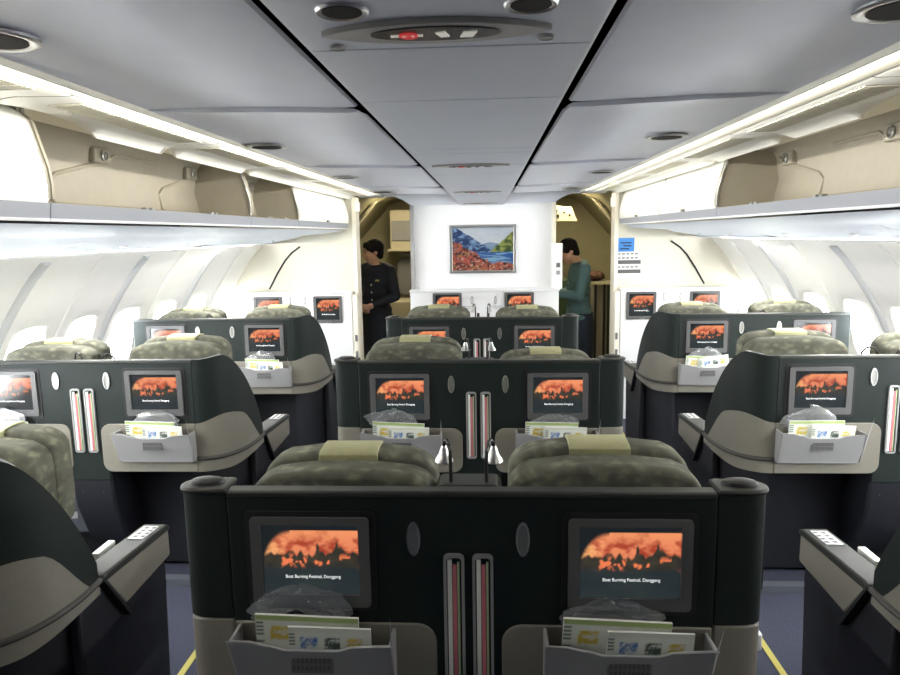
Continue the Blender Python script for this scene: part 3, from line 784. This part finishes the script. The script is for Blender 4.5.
Y1, P = 1.4616, 1.6
rowname = ['nearest', 'second', 'farthest']
def spot(kind, k):
    return ('%s centre seat pair' % rowname[k]) if kind == 0 else ('%s %s seat pair' % (rowname[k], 'left' if kind < 0 else 'right'))
LBL = {0: ['nearest dark green centre seat pair with two fire screens, filling the lower middle', 'dark green centre seat pair, second row from the camera', 'dark green centre seat pair farthest away, before the white console'],
       -1: ['dark green seat pair cut off by the lower left edge, back curving to an armrest', 'dark green left window-side seat pair in the second row', 'dark green left window-side seat pair farthest away, before the white cabinet'],
       1: ['dark green seat pair cut off by the lower right edge, with an armrest keypad', 'dark green right window-side seat pair in the second row', 'dark green right window-side seat pair farthest away, below the blue notice']}
PAIRS = {}
for kind in (0, -1, 1):
    x = {0: 0, -1: -1.85, 1: 1.85}[kind]
    proto = seat_pair(kind, (x, Y1+(.075 if kind else 0), 0), LBL[kind][0]); PAIRS[kind, 0] = proto
    for k in (1, 2):
        c = copy_tree(proto); c.location = (x, Y1+P*k, 0); c['label'] = LBL[kind][k]; PAIRS[kind, k] = c
# head rests stand at slightly different heights, as left by their last users
def lift_heads(key, dl, dr):
    hs = sorted((o for o in scn.objects if o.parent == PAIRS[key] and o.name.startswith('headrest')), key=lambda o: o.data.vertices[0].co.x)
    for o, d in zip(hs, (dl, dr)):
        o.location = (-key[0]*.06 if key[0] else (.014 if d == dl else .002), .07*abs(key[0]), d)
lift_heads((0, 0), -.018, -.002); lift_heads((0, 1), .028, -.035); lift_heads((0, 2), .015, .005)
lift_heads((-1, 0), .02, .045); lift_heads((-1, 1), .02, .035); lift_heads((-1, 2), .01, .02)
lift_heads((1, 0), .02, .02); lift_heads((1, 1), .035, .02); lift_heads((1, 2), .01, .02)

for k in (-1, 1):                                   # the nearest window pairs: the aisle seat is reclined
    hs = sorted((o for o in scn.objects if o.parent == PAIRS[k, 0] and o.name.startswith('headrest')), key=lambda o: -k*o.data.vertices[0].co.x)
    if k < 0: hs[1].location = (.05, .22, -.045)

# ------------------------------------------------------------------ things in the pockets and slots
def booklet(loc, w, h, t, tilt, cov, label, group, lean=.14):
    e = empty('magazine', loc, label, 'magazine', group)
    e.rotation_euler = (lean, tilt, 0)
    obj('pages', MB().box(-w/2, w/2, 0, t, -h, 0), M_paper, e)
    me = ME_cov[cov]
    c = mesh_obj('cover', me, M_print, e, (0, -.0012, -.0425 if cov == 0 else -.0375)); c.scale = (w/(.235 if cov == 0 else .20)*.99, 1, 1)
    return e
def crumpled(seed, w, hgt, d):
    mb = MB()
    def fn(u, v):
        a = 2*PI*u; p = PI*v
        r = 1+.35*(fbm(3*math.cos(a)+seed, 3*math.sin(a)+4*v, seed)-.5)*2+.22*(vn(9*math.cos(a)+seed*3, 9*v+5*math.sin(a), seed+3)-.5)+.20*(vn(u*26+seed, v*17, seed+8)-.5)
        return (w*r*math.sin(p)**.8*math.cos(a), d*r*math.sin(p)*math.sin(a), hgt*(.5-.5*math.cos(p))*(.75+.5*vn(u*7+seed, v*3, seed)))
    mb.grid(40, 22, fn, True); return mb
def bag(loc, seed, label, w=.13, h=.085):
    e = empty('headset_bag', loc, label, 'headset in plastic bag', 'bagged headsets in the seat pockets')
    # the lower part sits deep in the pocket, the wrapped top spills over its edge
    obj('plastic_bag', crumpled(seed, w, h, .0085), M_bag, e, smooth=math.radians(20), fixn=False)
    hd = MB().tube([(-w*.6, 0, .02), (-w*.45, 0, h*.38), (-w*.1, 0, h*.55), (w*.3, 0, h*.45), (w*.55, 0, .02)], [.006, .008, .009, .008, .006], 8)
    obj('headset', hd, M_black, e)
pockets = [(0, 0, -1), (0, 0, 1), (0, 1, -1), (0, 1, 1), (-1, 1, -1), (-1, 1, 1), (-1, 2, 1), (1, 1, -1), (1, 2, -1)]
for n, (kind, k, sg) in enumerate(pockets):
    bx = {0: 0, -1: -1.85, 1: 1.85}[kind]+sg*.349; by = Y1+P*k
    side = 'left' if sg < 0 else 'right'
    if kind < 0: side = 'window-side' if sg < 0 else 'aisle-side'
    if kind > 0: side = 'aisle-side' if sg < 0 else 'window-side'
    where = '%s pocket of the %s' % (side, spot(kind, k))
    rnd = random.Random(n)
    hb = .006 if kind else 0
    booklet((bx-.018+rnd.uniform(-.006, .006), by-.044, .852+hb), .235, .10, .006, rnd.uniform(-.01, .045), 0, 'white booklet with green top band in the %s' % where, 'booklets in the seat pockets')
    tilt = .02 if (kind, k) != (1, 2) else -.14
    booklet((bx+.042+rnd.uniform(-.008, .008), by-.061, .835+hb+(.02 if tilt < 0 else 0)), .185, .088, .005, tilt, 1, 'front booklet with small photos in the %s' % where, 'booklets in the seat pockets')
    bag((bx-.02+rnd.uniform(-.03, .04), by-.0235, .802), n+1, 'clear bag with headset in the %s' % where, w=.105, h=.10 if (kind or sg < 0) else .078)
slots = [(0, 0), (0, 1), (0, 2), (-1, 1), (-1, 2), (1, 1), (1, 2)]
for kind, k in slots:
    bx = {0: 0, -1: -1.85, 1: 1.85}[kind]; by = Y1+P*k
    z0, z1 = (.682, .972) if kind == 0 else (.710, .993)
    for sg in (-1, 1):
        for j, (m, nm, w, dz, x0) in enumerate(((M_paper, 'white', .010, 0., -.0145), (M_pink, 'red and pink', .009, -.012, -.003), (M_palegreen, 'pale green', .005, -.006, .0075))):
            if k == 2 and j == 2: continue
            x = bx+sg*.0325+x0
            o = obj('leaflet', MB().box(x, x+w, by-.0075, by-.0005, z0, z1+dz), m, bevel=.001, seg=1)
            tag(o, '%s leaflet edge in the %s slot of the %s' % (nm, 'left' if sg < 0 else 'right', spot(kind, k)), 'leaflet', 'leaflets in the upright slots')
# white booklets standing on the nearest window-side seats, against the armrest
for x, w in ((-1.215, 'left'), (1.215, 'right')):
    o = obj('booklet', MB().box(x-.012, x+.012, Y1+.56, Y1+.66, .492, .700), M_paper, bevel=.002)
    tag(o, 'white booklet edge behind the armrest at the lower %s' % w, 'booklet', 'booklets beside the nearest armrests')
# loose white seat belt end by the right aisle
b = empty('seat_belt', (1.03, 2.62, 0), 'white loose strap hanging by the right aisle beyond the nearest centre seats', 'seat belt')
obj('webbing', MB().tube([(-.03, -.02, .42), (-.01, .0, .33), (.01, -.04, .24), (.03, -.09, .16)], .011, 6), M_pocket, b)
obj('buckle', MB().box(.005, .05, -.13, -.08, .10, .17), M_white, b, bevel=.008)
# yellow floor strips
for s in (-1, 1):
    struct('trim_%d' % tn, MB().box(*sorted((s*1.155, s*1.180)), -1.2, 6.2, 0, .004), M_yellow); tn += 1

# ------------------------------------------------------------------ front consoles
def console(name, xs, label, screens, hooks, knob=None):
    e = empty(name, (0, 0, 0), label, 'console cabinet', 'white consoles at the front bulkhead')
    x0, x1 = xs
    obj('body', MB().box(x0, x1, 6.20, 6.40 if abs(x0+x1) < .2 else YF-.002, 0, 1.175), M_white, e, bevel=.006)
    obj('top', MB().box(x0-.008, x1+.008, 6.185, 6.40 if abs(x0+x1) < .2 else YF-.002, 1.177, 1.195), M_white, e, bevel=.004)
    for x, z in screens:
        screen(e, x, z, 6.198, .262, .246)
    for x, z in hooks:
        o = obj('coat_hook', MB().frame(ellipse(x, z, .011, .036), ellipse(x, z, .007, .030), 'y', 6.194, 6.201), M_hook, e)
    if knob: obj('knob', MB().lathe([(.012, 0), (.012, -.01), (0, -.012)], (knob[0], 6.20, knob[1]), 'y', 12), M_placard, e)
    return e
c = console('front_console', (-.655, .675), 'long white console with two screens below the landscape painting', [(-.322, 1.045), (.322, 1.045)], [(-.10, 1.10), (.11, 1.10)])
lines = MB()
for sg in (-1, 1):
    for r in range(2): lines.box(sg*.12-.055+.012*r, sg*.12+.055-.012*r, 6.1985, 6.2, 1.042-r*.016, 1.047-r*.016)
obj('notice_lines', lines, M_pocket, c)
for sg in (-1, 1): obj('literature_slot', MB().box(sg*.045-.012, sg*.045+.012, 6.194, 6.2, .80, .985), M_black, c, bevel=.003)
console('front_console', (-2.19, -1.192), 'white cabinet with two screens against the left front bulkhead', [(-1.412, 1.03), (-1.965, 1.03)], [(-1.76, 1.115), (-1.62, 1.115)], (-1.50, .885))
console('front_console', (1.222, 2.19), 'white cabinet with two screens below the blue notice at right', [(1.40, 1.035), (1.953, 1.035)], [(1.60, 1.115), (1.745, 1.115)], (1.49, .885))
for s in (-1, 1):
    e = empty('door_latch_post', (0, 0, 0), 'cream post with dark latches beside the %s doorway' % ('left' if s < 0 else 'right'), 'post')
    obj('post', MB().box(*sorted((s*(1.135 if s < 0 else 1.165), s*(1.178 if s < 0 else 1.208))), 6.17, 6.235, 0, 1.165), M_cream, e, bevel=.006)
    for z in (.77, .62): obj('latch', MB().box(*sorted((s*(1.143 if s < 0 else 1.173), s*(1.165 if s < 0 else 1.195))), 6.16, 6.17, z-.03, z+.03), M_placard, e, bevel=.004)

# framed landscape painting
p = empty('framed_painting', (0, 6.398, 1.551), 'framed blue lake and mountain landscape on the white front wall', 'painting')
obj('frame', MB().frame([(-.305, -.222), (.305, -.222), (.305, .222), (-.305, .222)], [(-.278, -.195), (.278, -.195), (.278, .195), (-.278, .195)], 'y', -.022, 0), M_chrome, p, bevel=.004)
mesh_obj('canvas', picture_mesh('canvas', .556, .39, 150, 106, landscape, .5), M_canvas, p, (0, -.008, 0))
# switch box beside the right doorway
b = empty('switch_box', (.665, 6.33, 1.39), 'narrow white switch box on the right end of the front wall', 'switch box')
obj('box', MB().box(-.05, .05, -.03, .03, -.205, .205), M_white, b, bevel=.005)
obj('button', MB().box(-.005, .03, -.036, -.03, -.01, .03), M_placard, b, bevel=.002); obj('button', MB().box(-.005, .03, -.036, -.03, -.075, -.04), M_pocket, b, bevel=.002)
# notices on the right bulkhead
n = empty('notice', (1.265, YF-.004, 1.572), 'small blue notice above a white one on the right bulkhead', 'notice')
obj('sheet', MB().box(-.075, .075, -.003, .003, -.06, .06), M_blue, n)
ln = MB()
for r, (a, bb) in enumerate(((-.045, .05), (-.02, .05), (-.05, .03))): ln.box(a, bb, -.005, -.003, .012-r*.026, .022-r*.026)
obj('print', ln, M_navy, n)
n = empty('notice', (1.295, YF-.004, 1.392), 'white notice with two dark bars below the blue one', 'notice')
obj('sheet', MB().box(-.112, .112, -.003, .003, -.118, .118), M_paper, n)
ln = MB().box(-.105, .105, -.005, -.003, .010, .045).box(-.105, .105, -.005, -.003, -.072, -.038)
for a in range(5):
    for z in (.058, -.022, .094): ln.box(-.10+a*.038, -.072+a*.038, -.0045, -.003, z, z+.012)
obj('print', ln, M_bezel, n)

# ------------------------------------------------------------------ vestibule beyond the doorways
for s in (-1, 1):
    w = 'left' if s < 0 else 'right'
    m = MB().prism([(s*.86, 2.2), (s*1.20, 2.06), (s*1.75, 1.45), (s*1.9, .9), (s*1.9, 0), (s*1.95, 0), (s*1.95, 1.5), (s*1.25, 2.2)], 'y', 6.46, 9.1)
    struct('wall_%s_galley' % w, m, M_olive)
    b = MB().prism([(s*(1.16), 2.055), (s*1.20, 2.03), (s*1.74, 1.43), (s*1.70, 1.40)], 'y', 7.55, 7.68)
    struct('trim_%d' % tn, b, M_olive2); tn += 1
struct('ceiling_galley', MB().box(-1.3, 1.3, 6.46, 9.1, 2.16, 2.2), M_olive)
struct('wall_galley', MB().box(-1.95, 1.95, 8.9, 8.95, 0, 2.2), M_olive)
struct('wall_galley_center', MB().box(-.48, .48, 7.4, 7.5, 0, 2.2), M_olive)
g = empty('galley_cabinet', (-.98, 8.3, 0), 'cream galley cabinet with a grey square panel behind the left attendant', 'cabinet')
obj('body', MB().box(-.14, .36, 0, .4, 1.50, 1.985), M_olive2, g, bevel=.01)
obj('door_panel', MB().box(-.12, .32, -.012, 0, 1.62, 1.86), M_galgrey, g, bevel=.01)
obj('ledge', MB().box(-.17, .37, -.03, 0, 1.50, 1.53), M_olive2, g)
g = empty('jump_seat', (-.93, 8.45, 0), 'folded olive crew seat behind the left attendant', 'crew seat')
obj('backrest', MB().prism(rrect(-.14, .24, .95, 1.42, .09), 'y', 0, .09), M_placard, g, bevel=.02)
obj('seat', MB().box(-.18, .28, -.06, .1, .45, .92), M_olive2, g, bevel=.02)
obj('headrest', MB().box(-.1, .2, -.02, .08, 1.43, 1.48), M_galgrey, g, bevel=.02)
g = empty('coffee_pot', (-.83, 8.1, 0), 'small shiny pot on a cream counter in the left galley', 'counter pot')
obj('pot', MB().lathe([(.03, 0), (.05, .03), (.05, .09), (.025, .13), (.012, .16), (0, .165)], (0, 0, .93), n=16), M_hook, g)
o = obj('galley_counter', MB().box(-1.1, -.64, 7.95, 8.28, 0, .925), M_olive2, bevel=.01); tag(o, 'cream galley counter behind the left attendant', 'counter')
g = empty('control_panel', (.93, 7.9, 1.90), 'cream control panel with dark knobs in the right galley', 'control panel')
obj('plate', MB().prism([(-.16, -.09), (.12, -.09), (.05, .07), (-.16, .09)], 'y', 0, .03), M_olive2, g, bevel=.005)
for kx, kz, r in ((-.10, -.03, .02), (-.03, .01, .012), (.03, -.02, .013), (-.11, .03, .010)):
    obj('knob', MB().lathe([(r, 0), (r*.8, -.02), (0, -.02)], (kx, 0, kz), 'y', 12), M_black, g)
g = empty('galley_cart', (.93, 7.8, 0), 'dark green galley cart with a red label left of the right attendant', 'cart')
obj('body', MB().box(-.25, .24, 0, .5, .08, 1.16), M_green2, g, bevel=.012)
obj('label_plate', MB().box(-.03, .07, -.006, 0, .95, 1.04), M_red, g)
for sx in (-.2, .2): obj('wheel', MB().lathe([(.04, -.015), (.04, .015)], (sx, .06, .04), 'x', 16), M_black, g)
g = empty('galley_rack', (1.36, 7.9, 0), 'dark metal rack beside the right attendant', 'rack')
for xx in (-.10, .0, .10): obj('upright', MB().box(xx-.012, xx+.012, 0, .03, 0, 1.12), M_black, g)
obj('shelf', MB().box(-.13, .13, -.02, .25, 1.10, 1.13), M_olive2, g); obj('back', MB().box(-.13, .13, .22, .25, 0, 1.1), M_green2, g)
g = empty('bundle', (1.285, 8.08, 1.132), 'brown bundle of galley things behind the right attendant', 'bundle')
obj('cloth', crumpled(31, .10, .10, .09), M_brown, g)
struct('trim_%d' % tn, MB().box(.98, 1.4, 7.95, 8.3, 0, 1.13), M_olive2, bevel=.01); tn += 1
for x, z, s in ((-1.118, 1.945, 1), (1.148, 1.945, -1)):
    o = obj('folded_card', MB().box(x-.024, x+.024, 6.236, 6.241, z-.04, z+.04), M_paper)
    o.rotation_euler = (0, 0, 0); tag(o, 'small white card at the top of the %s doorway' % ('left' if x < 0 else 'right'), 'card')

# ------------------------------------------------------------------ flight attendants
def remeshed(name, mb, m, parent, vox, smooth_it=6):
    me = bpy.data.meshes.new(name); me.from_pydata(mb.v, [], mb.f); me.update()
    o = bpy.data.objects.new(name, me); COL.objects.link(o)
    md = o.modifiers.new('r', 'REMESH'); md.mode = 'VOXEL'; md.voxel_size = vox; md.use_smooth_shade = True
    sm_ = o.modifiers.new('s', 'SMOOTH'); sm_.iterations = smooth_it; sm_.factor = .5
    dg = bpy.context.evaluated_depsgraph_get(); dg.update()
    me2 = bpy.data.meshes.new_from_object(o.evaluated_get(dg)); me2.name = name
    o.modifiers.clear(); o.data = me2; bpy.data.meshes.remove(me)
    me2.materials.clear(); me2.materials.append(m)
    for p_ in me2.polygons: p_.use_smooth = True
    o.parent = parent
    return o
def cap(mb, pts, rs, n=12):
    mb.tube(pts, rs, n)
    for p_, r in zip((pts[0], pts[-1]), (rs[0], rs[-1])): mb.ball(p_, r*.98, 12, 8)
def attendant(loc, rz, label, m_top, m_low, pose):
    """built facing -Y in local space, standing 1.66 m tall, arms folded forward"""
    e = empty('person', loc, label, 'person', rz=rz)
    bow = pose['bow']; tilt = pose['tilt']
    hx = Vector((0, -.03-.10*bow, 1.525-.03*bow))           # head centre
    def Hd(p):                                               # head space -> local
        return hx+Matrix.Rotation(pose['turn'], 3, 'Z') @ (Matrix.Rotation(tilt, 3, 'X') @ Vector(p))
    b = MB()
    # skull, jaw, nose, brow, ears
    for c, r in (((0, .01, .03), (.072, .09, .092)), ((0, -.02, -.035), (.058, .066, .068)), ((0, -.048, -.080), (.030, .030, .026)), ((0, -.078, -.002), (.030, .02, .03))):
        q = MB().ball((0, 0, 0), r, 18, 12); b.add([Hd(Vector(v)+Vector(c)) for v in q.v], q.f)
    q = MB().ball((0, 0, 0), (.012, .020, .024), 10, 8); b.add([Hd(Vector(v)+Vector((0, -.092, -.022))) for v in q.v], q.f)
    for sg in (-1, 1):
        q = MB().ball((0, 0, 0), (.010, .018, .028), 10, 8); b.add([Hd(Vector(v)+Vector((sg*.072, .012, -.005))) for v in q.v], q.f)
    for z in (-.052, -.063):
        q = MB().ball((0, 0, 0), (.022, .010, .007), 10, 6); b.add([Hd(Vector(v)+Vector((0, -.080, z))) for v in q.v], q.f)
    cap(b, [(0, .02, 1.34), (0, -.005-.05*bow, 1.42), tuple(hx+Vector((0, .01, -.05)))], [.055, .048, .047])
    # trunk
    for zc, a_, d_ in ((1.28, .155, .085), (1.20, .145, .10), (1.10, .13, .10), (1.0, .125, .095), (.92, .15, .11), (.84, .155, .115)):
        b.ball((0, -.012*bow, zc), (a_, d_, .11), 18, 10)
    sh, el, wr = {}, {}, {}
    for sg in (-1, 1):
        sh[sg] = (sg*.165, .0, 1.335); el[sg] = tuple(pose['elbow'][sg]); wr[sg] = tuple(pose['wrist'][sg])
        cap(b, [sh[sg], tuple((Vector(sh[sg])+Vector(el[sg]))/2), el[sg]], [.052, .045, .038])
        cap(b, [el[sg], tuple((Vector(wr[sg])*.5+Vector(el[sg])*.5)), wr[sg]], [.038, .034, .025])
        # hand: palm, four fingers curling in, thumb from the side of the palm
        w = Vector(wr[sg]); d = (w-Vector(el[sg])).normalized(); side = Vector((-sg, 0, 0)); side = (side-d*side.dot(d)).normalized(); up = d.cross(side)
        palm = [w, w+d*.045, w+d*.085]
        for k in range(-1, 2): b.tube([p_+up*.017*k for p_ in palm], [.015, .017, .015], 8)
        for k in range(4):
            base = w+d*.082+up*(.026-.0175*k); L = (.062, .07, .066, .05)[k]
            b.tube([base-d*.02, base+d*L*.4, base+d*L*.75+side*.018, base+d*L*.9+side*.042], [.0085, .0085, .008, .007], 8)
        b.tube([w+d*.025+up*.025, w+d*.05+up*.045+side*.01, w+d*.078+up*.050+side*.022], [.010, .0095, .008], 8)
        # legs and shoes
        cap(b, [(sg*.085, 0, .84), (sg*.082, -.005, .47), (sg*.08, .012, .28), (sg*.078, .02, .08)], [.088, .058, .052, .036])
        b.ball((sg*.08, -.035, .035), (.040, .115, .035), 14, 8)
    remeshed('body', b, M_skin, e, .0085, 4)
    # eyes, brows, mouth
    for sg in (-1, 1):
        q = MB().ball((0, 0, 0), (.013, .006, .0065), 10, 6); o = MB().add([Hd(Vector(v)+Vector((sg*.030, -.0835, .004))) for v in q.v], q.f); obj('eye', o, M_hair, e)
        q = MB().ball((0, 0, 0), (.019, .006, .004), 10, 6); o = MB().add([Hd(Vector(v)+Vector((sg*.030, -.0865, .026))) for v in q.v], q.f); obj('eyebrow', o, M_hair, e)
    q = MB().ball((0, 0, 0), (.020, .006, .007), 10, 6); o = MB().add([Hd(Vector(v)+Vector((0, -.0865, -.057))) for v in q.v], q.f); obj('mouth', o, M_lips, e)
    # hair: cap with fringe and nape
    hb = MB()
    for c, r in (((0, .022, .045), (.086, .098, .092)), ((0, .05, -.005), (.076, .060, .062)), ((0, -.055, .088), (.066, .034, .026)), ((.045, -.045, .065), (.034, .04, .036)), ((-.045, -.045, .065), (.034, .04, .036)), ((0, .068, -.045), (.05, .032, .035))):
        q = MB().ball((0, 0, 0), r, 18, 12); hb.add([Hd(Vector(v)+Vector(c)) for v in q.v], q.f)
    if pose.get('bob'):
        for sg in (-1, 1):
            q = MB().ball((0, 0, 0), (.022, .05, .075), 12, 9); hb.add([Hd(Vector(v)+Vector((sg*.066, .03, -.02))) for v in q.v], q.f)
    remeshed('hair', hb, M_hair, e, .009, 3)
    # jacket with sleeves, collar, buttons
    j = MB()
    for zc, a_, d_ in ((1.30, .168, .10), (1.22, .165, .118), (1.12, .152, .118), (1.02, .148, .112), (.94, .168, .124), (.86, .178, .132)):
        j.ball((0, -.012*bow, zc), (a_, d_, .10), 18, 10)
    for sg in (-1, 1):
        cap(j, [(sg*.10, .01, 1.375), (sg*.168, .0, 1.335)], [.05, .062])
        e1 = Vector(el[sg]); w1 = e1+(Vector(wr[sg])-e1)*.86
        cap(j, [sh[sg], tuple((Vector(sh[sg])+e1)/2), tuple(e1)], [.064, .056, .05])
        cap(j, [tuple(e1), tuple((e1+w1)/2), tuple(w1)], [.05, .046, .04])
    remeshed('jacket', j, m_top, e, .011, 4)
    co = MB().tube([(.065*math.cos(t)*1.05, .012-.05*bow*.5+.062*math.sin(t), 1.392+.014*math.sin(t)) for t in [PI*2*i/20 for i in range(21)]], .014, 8)
    obj('collar', co, m_top, e)
    for k in range(4): obj('button', MB().ball((.012, -.121+.003*k, 1.20-.075*k), (.011, .006, .011), 10, 6), M_chrome, e)
    if pose.get('pin'): obj('pin', MB().box(.06, .10, -.124, -.108, 1.235, 1.253), M_yellow, e, bevel=.004)
    for sg in (-1, 1):
        obj('shoe', MB().grid(16, 9, lambda u, v: (sg*.08+.046*math.sin(PI*v)*math.cos(2*PI*u), -.036+.124*math.sin(PI*v)*math.sin(2*PI*u), max(.004, .036-.043*math.cos(PI*v))), True), M_hair, e)
    # skirt
    s_ = MB(); prof = ((.90, .168, .125), (.80, .178, .14), (.65, .18, .14), (.5, .172, .135), (.44, .170, .132), (.44, .160, .122), (.9, .15, .11))
    s_.grid(28, len(prof), lambda u, v: (prof[round(v*6)][1]*math.cos(2*PI*u), prof[round(v*6)][2]*math.sin(2*PI*u), prof[round(v*6)][0]), True)
    obj('skirt', s_, m_low, e)
    return e
attendant((-1.095, 7.0, 0), math.radians(-20), 'person in navy uniform with clasped hands in the left doorway, looking left', M_navy, M_navy,
          dict(bow=.1, tilt=.12, turn=math.radians(-48), bob=False, pin=True, elbow={-1: (-.235, -.02, 1.08), 1: (.235, -.02, 1.08)}, wrist={-1: (-.055, -.20, .99), 1: (.055, -.20, 1.0)}))
attendant((.955, 6.92, 0), math.radians(-82), 'person in teal jacket and blue skirt in the right doorway, head bowed to the left', M_teal, M_skirt,
          dict(bow=.9, tilt=.50, turn=0, bob=False, elbow={-1: (-.20, -.06, 1.08), 1: (.20, -.06, 1.08)}, wrist={-1: (-.07, -.27, 1.10), 1: (.07, -.27, 1.10)}))

# ------------------------------------------------------------------ light
w = bpy.data.worlds.new('sky'); scn.world = w; w.use_nodes = True
nt = w.node_tree; bg = nt.nodes['Background']; bg.inputs['Color'].default_value = (.93, .97, 1., 1); bg.inputs['Strength'].default_value = 9.
def area(name, loc, rot, sx, sy, power, col=(1, 1, 1), spread=PI, portal=False):
    l = bpy.data.lights.new(name, 'AREA'); l.shape = 'RECTANGLE'; l.size = sx; l.size_y = sy; l.energy = power; l.color = col; l.spread = spread
    if portal: l.cycles.is_portal = True
    o = bpy.data.objects.new(name, l); COL.objects.link(o); o.location = loc; o.rotation_euler = rot
    return o
for s in (-1, 1):
    # fluorescent wash lamps in the cove over the windows
    area('cove_lamp', (s*2.04, 3.45, 1.622), (0, s*.55, 0), .05, 5.2, 24, (1, .98, .95))
    area('daylight_opening', (s*2.72, 3.6, 1.03), (0, s*PI/2, 0), .5, 6.6, 1, portal=True)
# fluorescent lamps hidden behind the cream strip, facing out over the bin fronts
for s in (-1, 1):
    xo = .903 if s < 0 else .862
    area('bin_lamp', (s*(xo+.004), 2.6, 2.0405), (0, -s*math.radians(78), 0), .010, 7.0, 5.2, (1, .97, .89))
# galley lamps
for x in (-1.0, 1.0):
    area('galley_lamp', (x, 7.6, 2.13), (0, 0, 0), .3, .5, 5.5, (1, .86, .58))
# unseen area light with no fixture, washing the painting and console
area('front_wall_fill', (0, 6.05, 1.94), (math.radians(35), 0, 0), 1.0, .05, .4, (1, .99, .97))

vs = scn.view_settings
scn.display_settings.display_device = 'sRGB'
vs.view_transform = 'Standard'; vs.look = 'None'; vs.gamma = 1; vs.exposure = 2.32; vs.use_curve_mapping = False
scn.cycles.max_bounces = 12; scn.cycles.diffuse_bounces = 6; scn.cycles.glossy_bounces = 4; scn.cycles.transparent_max_bounces = 16
scn.cycles.use_denoising = True
scn.cycles.sample_clamp_indirect = 8
